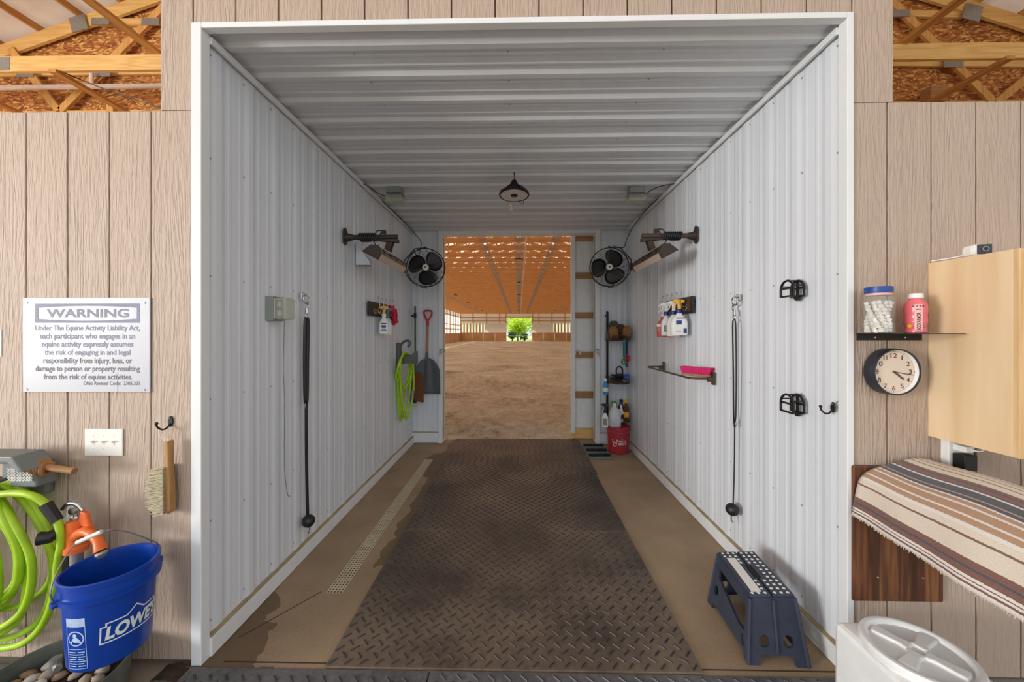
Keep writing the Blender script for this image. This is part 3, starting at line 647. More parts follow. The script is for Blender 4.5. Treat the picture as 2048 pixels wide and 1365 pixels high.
# --- wall fans
def fan(s, cpx, cpy, label):
    c = U(cpx, cpy, Y=4.80); o = thing('wall_fan', label, 'fan', c, 'wall fans')
    ax = Vector((-s * .10, -1, -.06)).normalized(); M = axisM(c, ax); r = .243            # +Z of M faces the camera
    MB().tube([M @ Vector((r * math.cos(a), r * math.sin(a), .03)) for a in [k * math.pi / 24 for k in range(48)]], .0065, 8, True).build('front_rim', 'black_metal', o)
    MB().lathe([(r + .004, -.03), (r + .006, -.03), (r + .006, .03), (r + .004, .03)], 48, M, ring=True).build('rim_band', 'black_metal', o)
    for nm, z0, bz in (('front_grille', .03, .045), ('rear_grille', -.03, -.09)):
        m = MB()
        for k in range(1, 9):
            rr = r * k / 9; z = z0 + (bz - z0) * (1 - (k / 9) ** 2)
            m.tube([M @ Vector((rr * math.cos(a), rr * math.sin(a), z)) for a in [j * math.pi / 15 for j in range(30)]], .0013, 4, True)
        for k in range(18):
            a0 = k * math.pi / 9; m.tube([M @ Vector((r * q * math.cos(a0 + .5 * q), r * q * math.sin(a0 + .5 * q), z0 + (bz - z0) * (1 - q * q))) for q in (.16, .4, .6, .8, 1)], .0015, 4)
        m.build(nm, 'black_metal', o, smooth=0)
    MB().lathe([(0, .062), (.03, .06), (.04, .052), (.042, .044), (.0, .044)], 24, M).build('badge', 'off_white', o)
    MB().lathe([(0, .066), (.012, .064), (.014, .061), (0, .061)], 6, M).build('badge_emblem', 'broom_fibre', o)
    MB().lathe([(0, .03), (.05, .028), (.055, 0), (.06, -.02), (.06, -.1), (.045, -.13), (0, -.13)], 20, M).build('motor', 'black_satin', o)
    for k in range(3):
        a0 = k * 2.0944 + (.5 if s < 0 else .9); m = MB()
        def bl(u, v):
            rr = .045 + .178 * u; wd = (.042 + .128 * math.sin(min(1, u * 1.12) * math.pi * .62)) * (1 if u < .9 else 1 - (u - .9) * 3.2); t = (v - .5) * 2 * wd; a = a0 + .25 * u + t / max(rr, .06) * .78
            return M @ Vector((rr * math.cos(a), rr * math.sin(a), (v - .5) * .05 - .002))
        m.grid(bl, 10, 6); m.build('blade', 'black_satin', o, fix=False, solid=.003)
    # yoke from the fan to the side wall
    d = M.to_3x3() @ Vector((0, 1, 0)); up = (Vector((0, 0, 1)) - ax * ax.z).normalized()
    wx = s * (RX - .012); A = c + up * (r + .015); B = c - up * (r + .015)
    m = MB(); V = lambda a, b, y: c + Vector((s * a, y, b))
    pp = [A, V(.149, .253, .02), V(.297, .104, .05), V(.29, -.04, .05), V(.255, -.10, .03)] + [V(.262 * math.cos(t), .262 * math.sin(t), .012) for t in (-.6, -.85, -1.1, -1.35)] + [B]
    for i in range(len(pp) - 1): m.bar(pp[i], pp[i + 1], .006, .028, (0, 1, 0))
    m.build('yoke', 'black_metal', o, smooth=0)
    ix = c.x + s * .285; MB().box(min(ix, s * 1.552), max(ix, s * 1.552), c.y + .035, c.y + .065, c.z - .02, c.z + .06).build('wall_mount', 'black_metal', o, smooth=0)
    for P in (A, B): MB().lathe([(.012, -.012), (.012, .012)], 8, T(*P)).build('pivot_knob', 'black_satin', o)
    return o, c, A
f1, c1, a1 = fan(-1, 852, 536, 'black caged wall fan on the left, above the scoop shovel')
f2, c2, a2 = fan(1, 1218, 535, 'black caged wall fan on the right, above the corner shelves')
def cord(pts, par): MB().tube(spline(pts, 7), .005, 6).build('cord', 'black_plastic', par)
cord([(-1.515, 4.1, 3.062), (-1.512, 4.5, 3.06), (-1.505, 5.0, 3.05), (-1.50, 5.3, 3.03), (-1.40, 5.3, 2.9), (-1.39, 5.2, 2.75), (-1.37, 5.05, 2.62), a1 + Vector((-.17, .06, -.02))], f1)
cord([(1.515, 4.1, 3.062), (1.512, 4.5, 3.06), (1.50, 4.9, 3.0), (1.46, 5.1, 2.86), (1.41, 5.05, 2.75), a2 + Vector((.06, .06, .03))], f2)

# --- infrared heaters on wall arms
def heater(s, label):
    y0 = 3.26; z0 = 2.445; o = thing('infrared_heater', label, 'heater', (s * 1.25, 3.5, z0), 'infrared heaters')
    X = lambda a: s * a
    MB().prism([(-.038, .06), (.0, .085), (.03, .06), (.04, 0), (.03, -.05), (0, -.075), (-.038, -.05)], RX - .008, RX + .002, lambda a, b, t: (X(t), y0 - .01 + a, z0 + b)).build('wall_plate', 'bronze_dark', o, smooth=0, bevel=.002)
    MB().tube([(X(RX), y0, z0), (X(1.46), y0, z0), (X(1.45), y0, z0)], [.042, .024, .02], 12).build('flange', 'bronze_dark', o)
    MB().tube([(X(RX - .02), y0, z0), (X(1.07), y0, z0)], .0225, 14).build('arm', 'bronze_dark' if s < 0 else 'bronze', o)
    m = MB()
    for k in range(9): m.tube([(X(1.40 - .017 * k + .006 * math.sin(a)), y0 + .031 * math.cos(a), z0 + .033 * math.sin(a)) for a in [j * math.pi / 7 for j in range(14)]], .0062, 6, True)
    m.tube(spline([(X(1.26), y0 - .03, z0), (X(1.24), y0 - .03, z0 + .045), (X(1.20), y0 - .02, z0 + .045), (X(1.27), y0 - .04, z0 - .04), (X(1.38), y0 - .03, z0 - .045)], 6), .005, 6).build('wound_cord', 'black_plastic', o)
    MB().box(min(X(1.20), X(1.16)), max(X(1.20), X(1.16)), y0 - .045, y0 - .02, z0 + .02, z0 + .05, None).build('plug', 'black_plastic', o, smooth=0, bevel=.004)
    MB().prism([(1.06, z0 - .022), (1.30, z0 - .022), (1.30, z0 - .028), (1.06, z0 - .05)], y0 - .022, y0 + .022, lambda a, b, t: (X(a), t, b)).build('bracket_rail', 'bronze_dark', o, smooth=0)
    # body: axis runs back along the wall and faces down and inwards
    ya, yb, xc, zc = 3.12, 3.86, 1.245, 2.285
    prof = [(-.074, .005), (.048, -.060), (.074, -.012), (.055, .053), (-.003, .059)]
    rot = 0
    def mp(a, b, t):
        a2 = a * math.cos(rot) - b * math.sin(rot); b2 = a * math.sin(rot) + b * math.cos(rot); return (X(xc - a2 * 1.0), t, zc + b2)
    MB().prism(prof, ya + .02, yb, mp).build('body', 'bronze_lit' if s < 0 else 'bronze', o, smooth=0, bevel=.003)
    MB().prism([(a * 1.06, b * 1.06) for a, b in prof], ya - .012, ya + .022, mp).build('end_cap', 'bronze_dark', o, smooth=0, bevel=.004)
    MB().prism([(a * 1.05, b * 1.05) for a, b in prof], yb - .02, yb + .01, mp).build('end_cap', 'bronze_dark', o, smooth=0, bevel=.004)
    m = MB()
    for u in (.1, .34, .55, .8):
        for k in range(5):
            t = ya + (yb - ya) * u + k * .016
            pa, pb = prof[2], prof[3]; m.add([mp(pa[0] + (pb[0] - pa[0]) * q + .0034, pa[1] + (pb[1] - pa[1]) * q + .001, t + d) for q, d in ((.15, 0), (.15, .007), (.85, .007), (.85, 0))], [(0, 1, 2, 3)])
    m.build('vent_slots', 'black_void', o, smooth=0)
    MB().prism([(.049, -.062), (.076, -.014), (.079, -.016), (.052, -.065)], ya + .025, yb - .03, mp).build('bright_strip', 'bronze_light', o, smooth=0)
    MB().prism([(-.05, -.0095), (.03, -.052), (.029, -.055), (-.051, -.0125)], ya + .05, yb - .05, mp).build('element_window', 'bronze_light', o, smooth=0)
    for dy in (-.012, .04): MB().bar((X(1.13), y0 + dy, z0 - .02), (X(1.17), y0 + dy + .03, zc + .05), .05, .006, (0, 1, 0)).build('hanger', 'bronze', o, smooth=0)
    MB().tube(spline([(X(1.28), y0 - .03, z0 - .03), (X(1.22), y0 + .02, z0 - .12), (X(1.13), y0 + .15, z0 - .15), (X(1.12), y0 + .3, z0 - .17), (X(1.17), y0 + .36, zc + .03)], 6), .005, 6).build('lead', 'black_plastic', o)
heater(-1, 'brown infrared heater on a black wall arm, left wall'); heater(1, 'brown infrared heater on a bronze wall arm, right wall')
# vent hood under the left heater
q = U(712, 530, X=-1.53); o = thing('vent_hood', 'white wedge vent hood on the left wall below the heater', 'vent', (-1.53, q.y, q.z))
MB().prism([(-1.533, q.z + .2), (-1.533, q.z), (-1.40, q.z), (-1.40, q.z + .03), (-1.52, q.z + .2)], q.y - .0, q.y + .06, lambda a, b, t: (a, t, b)).build('hood', 'white_metal', o, smooth=0, bevel=.003)
for k in range(5): MB().box(-1.52 + k * .024, -1.507 + k * .024, q.y + .006, q.y + .054, q.z - .008, q.z).build('louvre', 'grey_box', o, smooth=0)

# --- cross ties
def crosstie(s, px_, py_, pyring, pyball, label):
    w_ = U(px_, py_, X=s * RX); o = thing('cross_tie', label, 'strap', w_, 'cross ties'); y = w_.y; z = w_.z; X = lambda d: s * (RX - d)
    zr, zb = U(px_, pyring, X=X(.03)).z, U(px_, pyball, X=X(.03)).z
    MB().box(min(X(0), X(.01)), max(X(0), X(.01)), y - .022, y + .022, z - .025, z + .022).build('bolt_plate', 'chrome', o, smooth=0, bevel=.003)
    MB().tube([(X(.01), y, z + .004), (X(.035), y, z + .004)], .008, 10).build('bolt', 'chrome', o)
    MB().tube([(X(.03 + .004 * math.cos(a)), y + .026 * math.cos(a), z - .026 + .03 * math.sin(a)) for a in [k * math.pi / 10 for k in range(20)]], .0048, 8, True).build('ring', 'chrome', o)
    sn = MB().tube(spline([(X(.032), y - .006, z - .05), (X(.032), y + .018, z - .06), (X(.032), y + .016, z - .085), (X(.032), y, z - .095)], 6), .006, 8); sn.tube([(X(.032), y, z - .085), (X(.032), y, z - .125)], [.009, .011], 10)
    sn.build('snap', 'chrome', o)
    MB().tube([(X(.032), y + .016 * math.cos(a), z - .14 + .018 * math.sin(a)) for a in [k * math.pi / 8 for k in range(16)]], .004, 8, True).build('snap_eye', 'chrome', o)
    zt = z - .155
    for dy, dz in ((-.02, 0), (.016, -.01)):
        MB().tube(spline([(X(.034), y + dy * .3, zt), (X(.034), y + dy, zt - .05), (X(.03), y + dy, (zt + zr) / 2), (X(.03), y + dy * .7, zr + .06), (X(.03), y, zr)], 6), .0115, 8, flat=.35).build('strap', 'black_satin', o)
    MB().tube([(X(.03), y + .016 * math.cos(a), zr - .008 + .018 * math.sin(a)) for a in [k * math.pi / 8 for k in range(16)]], .004, 8, True).build('slide_ring', 'steel', o)
    MB().tube(spline([(X(.03), y, zr), (X(.03), y + .004, (zr + zb) / 2), (X(.04), y, zb + .03)], 8), .0105, 8, flat=.35).build('strap', 'black_satin', o)
    MB().ell((X(.046), y, zb), .043, .045, .042, 20, 14).build('ball', 'black_plastic', o)
    MB().tube(spline([(X(.046), y, zb - .04), (X(.046), y + .012, zb - .055), (X(.046), y + .01, zb - .08), (X(.046), y - .006, zb - .085)], 5), .0045, 8).build('end_snap', 'steel', o)
crosstie(-1, 604, 592, 812, 1050, 'black strap cross tie with ball end hanging on the left wall')
crosstie(1, 1478, 595, 850, 1027, 'black strap cross tie with ball end hanging on the right wall')

# --- in-use outlet cover on the left wall with a hanging string
q = U(548, 618, X=-1.53); o = thing('wall_outlet', 'outlet with clear bubble cover on the left wall', 'outlet', q)
MB().box(-1.552, -1.5, q.y - .055, q.y + .055, q.z - .075, q.z + .075).build('box', 'grey_box', o, smooth=0, bevel=.006)
MB().box(-1.5, -1.498, q.y - .045, q.y + .045, q.z - .06, q.z + .06).build('face_plate', 'off_white', o, smooth=0)
MB().box(-1.498, -1.43, q.y - .05, q.y + .06, q.z - .07, q.z + .07).build('clear_cover', 'smoke_clear', o, smooth=0, bevel=.016)
for dz in (-.028, .028): MB().box(-1.499, -1.492, q.y - .017, q.y + .017, q.z + dz - .017, q.z + dz + .017).build('socket', 'white_plastic', o, smooth=0, bevel=.003)
a, b = U(569, 640, X=-1.47), U(571, 990, X=-1.5)
tag(MB().tube(spline([a, a + Vector((-.01, .004, -.3)), a + Vector((0, .0, -.5)), b + Vector((0, -.01, .2)), b + Vector((0, .02, 0)), b + Vector((0, .05, -.03))], 7), .0022, 5).build('string', 'grey_plastic'), 'thin grey string hanging below the left wall outlet', 'string')

# --- hook racks, sprayers, gloves
def rack(s, ya, yb, z0, label, n):
    o = thing('hook_rack', label, 'hook rack', (s * RX, (ya + yb) / 2, z0), 'dark hook racks'); X = lambda d: s * (RX - d)
    MB().box(min(X(0), X(.02)), max(X(0), X(.02)), ya, yb, z0, z0 + .15).build('board', 'black_plastic', o, smooth=0, bevel=.004)
    MB().box(min(X(.02), X(.0215)), max(X(.02), X(.0215)), ya + .05, yb - .05, z0 + .02, z0 + .13).build('inlay', 'dark_brown', o, smooth=0)
    hy = [ya + .1 + (yb - ya - .17) * k / (n - 1) for k in range(n)]
    for y in hy:
        h = MB().tube(spline([(X(.02), y, z0 + .08), (X(.045), y, z0 + .06), (X(.08), y, z0 + .08), (X(.085), y, z0 + .13), (X(.07), y, z0 + .19)], 5), .0045, 8).ell((X(.07), y, z0 + .195), .008, .008, .008, 8, 6)
        h.tube(spline([(X(.02), y, z0 + .06), (X(.04), y, z0 + .025), (X(.06), y, z0 + .045)], 5), .004, 8).build('hook', 'steel', o)
    return hy, lambda d: s * (RX - d)
hyl, XL = rack(-1, 3.74, 4.38, 1.775, 'dark hook rack on the left wall holding gloves and a sprayer', 5)
hyr, XR = rack(1, 3.27, 3.88, 1.775, 'dark hook rack on the right wall holding spray bottles', 5)
def sprayer(x, y, ztop, h, w_, d, rz, body, trig, collar, label, logo=None, liquid=None):
    """spray bottle hung by its trigger; ztop = top of the trigger head; front faces local -Y"""
    o = thing('spray_bottle', label, 'spray bottle', (x, y, ztop - h), 'spray bottles'); M = T(x, y, ztop) @ Rt(rz, 'Z')
    hb = h * .62; zb = -h; m = MB(); n = 20
    rows = [(.0, .92, .9), (.012, 1, 1), (hb * .55, 1, 1), (hb * .72, .86, .92), (hb * .86, .5, .62), (hb, .26, .4)]
    if liquid: pass
    vs = []; fs = []
    for (zz, kx, ky) in rows:
        for k in range(n):
            a = 2 * math.pi * k / n; c_, s_ = math.cos(a), math.sin(a); e = .55
            vs.append(M @ Vector((w_ / 2 * kx * math.copysign(abs(c_) ** e, c_), d / 2 * ky * math.copysign(abs(s_) ** e, s_), zb + zz)))
    for i in range(len(rows) - 1): fs += [(i * n + k, i * n + (k + 1) % n, (i + 1) * n + (k + 1) % n, (i + 1) * n + k) for k in range(n)]
    fs += [tuple(range(n))[::-1], tuple((len(rows) - 1) * n + k for k in range(n))]
    m.add(vs, fs).build('bottle', body, o, smooth=50)
    MB().lathe([(.024, zb + hb - .004), (.024, zb + hb + .026), (.017, zb + hb + .034), (.0, zb + hb + .034)], 16, M).build('collar', collar, o)
    z1 = zb + hb + .03
    tg = MB().prism([(-.012, z1), (.014, z1), (.02, -.035), (.045, -.03), (.045, -.012), (.02, 0), (-.03, 0), (-.055, -.012), (-.055, -.026), (-.02, -.032), (-.014, -.045)], -.012, .012, lambda a, b, t: M @ Vector((a, t, b)))
    tg.build('spray_head', trig, o, smooth=0, bevel=.004)
    MB().prism([(-.03, -.03), (-.022, -.032), (-.034, -.075), (-.05, -.088), (-.05, -.078), (-.038, -.06)], -.009, .009, lambda a, b, t: M @ Vector((a, t, b))).build('trigger', trig, o, smooth=0, bevel=.002)
    if logo:
        for (u0, u1, v0, v1, mt) in logo:
            MB().grid(lambda u, v: M @ Vector((w_ * (u0 + (u1 - u0) * u - .5), -d / 2 * 1.0 - .0015, zb + hb * (v0 + (v1 - v0) * v))), 4, 1).build('label_print', mt, o, fix=False)
    return o
lg = [(.28, .72, .36, .5, 'blue_cap'), (.2, .8, .18, .22, 'blue_cap'), (.3, .7, .26, .29, 'ink_black'), (.2, .8, .56, .62, 'ink_black')]
sprayer(XL(.075), hyl[1] + .03, 1.89, .30, .10, .07, 0.3, 'white_plastic', 'yellow', 'off_white', 'white spray bottle with yellow trigger, hung on the left rack', lg)
sprayer(XL(.07), hyl[2] + .03, 1.88, .30, .095, .065, 0.3, 'off_white', 'teal', 'teal', 'pale spray bottle with teal trigger, hung behind the yellow-trigger one on the left rack')
sprayer(XR(.085), hyr[0] + .02, 1.905, .325, .145, .085, -.3, 'white_plastic', 'yellow', 'blue_cap', 'big white spray bottle with yellow trigger and blue collar, right rack', [(.3, .62, .48, .66, 'blue_cap'), (.3, .85, .74, .78, 'ink_brown'), (.72, .9, .1, .3, 'blue_cap'), (.3, .6, .16, .18, 'grey_box')])
sprayer(XR(.09), hyr[1] + .02, 1.90, .33, .12, .08, -.3, 'off_white', 'white_plastic', 'blue_cap', 'white spray bottle with white trigger, second on the right rack')
sprayer(XR(.10), hyr[2] + .06, 1.895, .32, .09, .07, -.3, 'white_plastic', 'off_white', 'blue_cap', 'slim white spray bottle with round grey label, third on the right rack', [(.25, .75, .2, .5, 'grey_box'), (.35, .65, .27, .43, 'off_white')])
sprayer(XR(.085), hyr[3] + .05, 1.89, .33, .13, .08, -.3, 'red_liquid', 'off_white', 'off_white', 'clear spray bottle of pink liquid, last on the right rack', [(.0, 1, .5, .62, 'off_white')])
def glove(x, y, z, label, dr):
    o = thing('rubber_glove', label, 'glove', (x, y, z), 'pink rubber gloves'); m = MB()
    m.tube(spline([(x, y, z), (x, y, z - .05), (x + dr * .4, y - .01, z - .11)], 5), [.03 + .002 * k for k in range(11)], 12, flat=.45)
    for k, L_ in enumerate((.055, .07, .075, .065)):
        m.tube(spline([(x + dr * .4, y - .035 + k * .024, z - .1), (x + dr * .6, y - .045 + k * .028, z - .14), (x + dr * .9, y - .055 + k * .034, z - .11 - L_)], 4), [.0125] * 6 + [.011, .010, .006], 8)
    m.tube(spline([(x + dr * .2, y - .03, z - .06), (x + dr * .8, y - .07, z - .09), (x + dr * 1.1, y - .085, z - .12)], 4), [.013] * 7 + [.01, .006], 8).build('glove_body', 'glove_pink', o)
    MB().tube([(x, y, z + .012), (x, y, z - .006)], [.032, .034], 12, flat=.5).build('cuff', 'glove_pink', o)
glove(XL(.10), hyl[3] - .02, 1.895, 'pink rubber glove spread at the end of the left hook rack', .06)
glove(XL(.085), hyl[4] - .02, 1.87, 'pink rubber glove drooping at the far end of the left hook rack', -.01)

# --- towel-type rail with a pink brush
z = 1.243; o = thing('wall_rail', 'bronze metal rail bracketed to the right wall', 'rail', (RX, 3.45, z))
MB().tube(spline([(RX - .012, 2.955, z), (1.42, 2.955, z), (1.37, 2.965, z), (1.352, 3.01, z), (1.35, 3.1, z), (1.35, 3.8, z), (1.352, 3.92, z), (1.38, 3.96, z), (1.44, 3.965, z), (RX - .012, 3.965, z)], 5), .0085, 10).build('bar', 'bronze', o)
for y in (2.955, 3.965):
    MB().box(RX - .012, RX + .002, y - .02, y + .02, z - .05, z + .05).build('bracket', 'bronze', o, smooth=0, bevel=.003)
    MB().box(RX - .05, RX - .01, y - .016, y + .016, z - .025, z + .012).build('socket', 'bronze', o, smooth=0, bevel=.003)
p, q = Vector((1.365, 3.135, z + .02)), Vector((1.515, 2.965, z + .02)); d = (q - p).normalized(); n_ = Vector((-d.y, d.x, 0))
o = thing('scrub_brush', 'pink bristled scrub brush with wooden back lying on the rail', 'brush', (p + q) / 2)
L_ = (q - p).length; mpb = lambda a, b, t: p + d * (a * L_) + n_ * b + Vector((0, 0, t))
MB().prism([(0, -.02), (.06, -.032), (.5, -.036), (.94, -.032), (1, -.02), (1, .02), (.94, .032), (.5, .036), (.06, .032), (0, .02)], -.011, .008, mpb).build('wooden_back', 'handle_wood_x', o, smooth=0, bevel=.003)
m = MB()
for i in range(26):
    for j in range(4):
        a, b = .05 + .9 * i / 25, (-.022 + .0147 * j); e = mpb(a + (a - .5) * .18, b * 1.5, .062); m.tube([mpb(a, b, .007), e], [.004, .0062], 5)
m.build('bristles', 'pink', o, smooth=0, kind='stuff')

# --- bridle brackets and coat hook on the right wall
def bridle(py0, py1, label):
    z1, z0 = U(1590, py0, X=RX).z, U(1590, py1, X=RX).z; yc = 2.068; w_ = .048; o = thing('bridle_bracket', label, 'bracket', (RX, yc, z0), 'black bridle brackets')
    zb = z0 + .022
    def arch(x): return [(x, yc - w_, zb)] + [(x, yc + w_ * math.cos(math.pi - a), z1 - w_ + w_ * math.sin(a)) for a in [k * math.pi / 10 for k in range(11)]] + [(x, yc + w_, zb)]
    for nm, x in (('wall_frame', RX - .006), ('front_frame', RX - .062)):
        m = MB().tube(arch(x) , .0065, 6); m.bar((x, yc - w_, zb), (x, yc + w_, zb), .012, .009); m.bar((x, yc - w_, (zb + z1) / 2), (x, yc + w_, (zb + z1) / 2), .012, .009)
        if nm == 'wall_frame': m.bar((x, yc, zb), (x, yc, z1), .012, .01); m.prism([(-.03, 0), (.03, 0), (0.01, -.024), (-.01, -.024)], x - .005, x + .005, lambda a, b, t: (t, yc + a, zb + b))
        m.build(nm, 'black_metal', o, smooth=0)
    for k in (1, 4, 7):
        a = k * math.pi / 8; MB().bar((RX - .008, yc + w_ * math.cos(a), z1 - w_ + w_ * math.sin(a)), (RX - .062, yc + w_ * math.cos(a), z1 - w_ + w_ * math.sin(a)), .014, .006).build('crown_bar', 'black_metal', o, smooth=0)
    MB().bar((RX - .008, yc - .02, zb), (RX - .062, yc - .03, zb), .016, .006).build('foot_bar', 'black_metal', o, smooth=0)
bridle(563, 602, 'upper black bridle bracket on the right wall'); bridle(788, 830, 'lower black bridle bracket on the right wall')
def coat_hook(p, nrm, side, label, mt='black_metal', group=None):
    o = thing('coat_hook', label, 'hook', p, group); p = Vector(p); nrm = Vector(nrm); side = Vector(side)
    M = axisM(p, nrm); MB().ell((0, 0, 0), .013, .013, .005, 14, 8).build('plate', mt, o)
    o.children[0].scale = (1, 1, 1)
    pl = o.children[0]; bpy.data.objects.remove(pl)
    up = Vector((0, 0, 1)); m = MB(); pts = [p + side * .0125 * math.cos(a) + up * .026 * math.sin(a) for a in [k * math.pi / 8 for k in range(16)]]
    m.add(pts + [q + nrm * .006 for q in pts], [tuple(range(16))[::-1], tuple(range(16, 32))] + [(k, (k + 1) % 16, 16 + (k + 1) % 16, 16 + k) for k in range(16)]).build('plate', mt, o, smooth=0, bevel=.002)
    MB().tube(spline([p + nrm * .004 + up * -.008, p + nrm * .02 + up * -.028, p + nrm * .04 + up * -.03, p + nrm * .058 + up * -.014, p + nrm * .062 + up * 0], 6), .0042, 8).build('hook', mt, o)
    MB().ell(p + nrm * .062 + up * .003, .0075, .0075, .0075, 10, 8).build('knob', mt, o)
    for dz in (.015, -.013): MB().ell(p + nrm * .007 + up * dz, .003, .003, .003, 8, 6).build('screw', 'chrome', o)
q = U(1667, 815, X=RX); coat_hook((RX, q.y, q.z), (-1, 0, 0), (0, 1, 0), 'small black hook near the front edge of the right wall')

# --- rear left corner: broom, shovel, hose hanger
zt = U(823, 612, Y=5.2).z; o = thing('broom', 'broom with green handle hanging in the back left corner', 'broom', (-1.47, 5.25, .7)); bx_ = -1.478
MB().tube([(bx_, 5.27, zt), (bx_ + .012, 5.24, 1.2), (bx_ + .03, 5.2, .98)], .0125, 10).build('handle', 'broom_green', o)
MB().prism([(-.05, 1.04), (.05, 1.04), (.07, .96), (.085, .62), (-.085, .66), (-.07, .96)], 5.17, 5.23, lambda a, b, t: (bx_ + .055 + a, t, b)).build('bristle_head', 'broom_fibre', o, smooth=0, bevel=.01)
MB().prism([(-.086, .68), (-.02, .66), (-.02, .615), (-.09, .62)], 5.165, 5.235, lambda a, b, t: (bx_ + .055 + a, t, b)).build('worn_tip', 'black_plastic', o, smooth=0, bevel=.004)
MB().tube([(bx_ + .002, 5.262, zt - .1), (bx_ + .002, 5.262, zt - .17)], .019, 10).build('clip', 'black_plastic', o)
MB().tube([(bx_, 5.27, zt - .135), (-1.54, 5.3, zt - .135)], .012, 8).build('clip_arm', 'black_plastic', o)
sx = U(855, 640, Y=5.34).x; yb = 5.355; o = thing('scoop_shovel', 'scoop shovel with red D handle hung on the back left wall', 'shovel', (sx, yb, .72))
Z = lambda p: U(855, p, Y=yb).z
hz1, hz0 = Z(622), Z(650)
MB().tube(spline([(sx - .055, yb, hz1 - .02), (sx - .035, yb, hz1), (sx + .035, yb, hz1), (sx + .06, yb, hz1 - .02), (sx + .048, yb, hz1 - .07), (sx + .012, yb, hz1 - .135), (sx - .012, yb, hz1 - .135), (sx - .045, yb, hz1 - .07)], 5, True), .0125, 8, True).build('d_grip', 'red_handle', o)
MB().tube([(sx, yb, hz1 - .12), (sx, yb, hz0 - .02)], [.02, .017], 10).build('grip_socket', 'red_handle', o)
MB().tube([(sx, yb, hz0), (sx - .012, yb - .005, Z(708))], .0155, 10).build('shaft', 'handle_wood', o)
MB().tube([(sx - .011, yb - .005, Z(705)), (sx - .012, yb - .02, Z(727))], [.019, .022], 10).build('socket', 'shovel_grey', o)
xl, xr_, zt_, zb_ = U(831, 750, Y=yb).x, U(881, 750, Y=yb).x, Z(716), Z(787)
def scoop(u, v):
    zz = zt_ + (zb_ - zt_) * v; k = min(1, math.sqrt(max(0, v) / .32)) if v < .32 else 1; half = (xr_ - xl) / 2 * (.12 + .83 * k) * (1 + .05 * v); x = (xl + xr_) / 2 + (u - .5) * 2 * half + .012 * v
    return (x, yb - .03 - .045 * (abs(u - .5) * 2) ** 3 * min(1, v * 3) + .012 * math.cos(u * 6 * math.pi) * (.3 if .1 < v < .85 else 0) + .03 * v * (1 - v), zz)
MB().grid(scoop, 30, 16).build('scoop', 'shovel_grey', o, solid=.004, fix=False)
MB().tube([(sx - .014, yb - .045, Z(722)), (sx - .01, yb - .03, Z(775))], [.013, .004], 8).build('spine', 'shovel_grey', o)
MB().tube([(sx, D1 - .02, hz1 - .05), (sx, yb - .02, hz1 - .05), (sx, yb - .02, hz1 - .03)], .004, 6).build('wall_pin', 'steel', o)
# hose hanger + hose, left wall
q = U(797, 690, X=-1.53); hy, hz = q.y, q.z; o = thing('hose_hanger', 'dark grey plastic hose hanger near the back of the left wall', 'hanger', (-1.53, hy, hz - .22))
MB().box(-1.552, -1.50, hy - .045, hy + .045, hz - .24, hz + .02).build('back_plate', 'hanger_grey', o, smooth=0, bevel=.008)
MB().tube(spline([(-1.51, hy, hz - .02), (-1.46, hy, hz + .04), (-1.40, hy, hz + .05), (-1.385, hy, hz + .01), (-1.41, hy, hz - .03)], 6), .016, 8).build('top_hook', 'hanger_grey', o)
MB().prism([(-1.505, hz - .15), (-1.505, hz - .24), (-1.345, hz - .225), (-1.30, hz - .24), (-1.30, hz - .08), (-1.345, hz - .125)], hy - .07, hy + .07, lambda a, b, t: (a, t, b)).build('saddle', 'hanger_grey', o, smooth=0, bevel=.006)
o = thing('garden_hose', 'lime green hose looped on the dark hanger at the back left', 'hose', (-1.42, hy, .5))
m = MB(); sd_z = hz - .125
for k, (dx, dr, L_, dy) in enumerate(((-.07, -.05, .83, 0), (-.045, -.0, .79, .03), (-.02, .03, .82, -.03), (-.06, .02, .42, .02), (-.03, -.02, .45, -.02))):
    xc = -1.43 + dx * .5; wy = .085 + .015 * k
    pts = [(xc + .005, hy + dy - .02, sd_z + .012 * (k % 3)), (xc - .03, hy - wy, sd_z - .12), (xc - .05 + dr, hy - wy * .9, sd_z - L_ * .6), (xc + dr * .6, hy - .01, sd_z - L_), (xc + .04 + dr, hy + wy * .9, sd_z - L_ * .6), (xc + .05, hy + wy, sd_z - .1)]
    m.tube(spline([(max(-1.515, a), b, c_) for a, b, c_ in pts], 8, True), .0135, 10, True)
m.build('coils', 'lime_hose', o)
MB().tube([(-1.505, hy - .11, sd_z - .12), (-1.50, hy - .11, sd_z - .27)], .021, 10).build('nozzle', 'black_plastic', o)
MB().tube([(-1.355, hy + .03, sd_z - .46), (-1.36, hy + .03, sd_z - .56)], .017, 10).build('coupling', 'steel', o)

# --- door latches
for s, pxx in ((-1, 887), (1, 1191)):
    q = U(pxx, 705, Y=5.37); x = s * 1.105; o = thing('gate_latch', 'small steel latch on the %s door jamb' % sgn(s), 'latch', (q.x, 5.36, q.z), 'jamb latches')
    xx = s * 1.13
    MB().box(xx - .02, xx + .02, 5.342, 5.351, q.z - .03, q.z + .05).build('plate', 'steel', o, smooth=0, bevel=.002)
    MB().tube(spline([(xx, 5.345, q.z + .03), (xx - s * .04, 5.33, q.z + .05), (xx - s * .06, 5.335, q.z + .02), (xx - s * .02, 5.335, q.z)], 5), .006, 8).build('loop', 'steel', o)
    MB().tube([(xx, 5.34, q.z - .005), (xx + s * .01, 5.33, q.z - .06)], .008, 8).build('handle', 'steel', o)

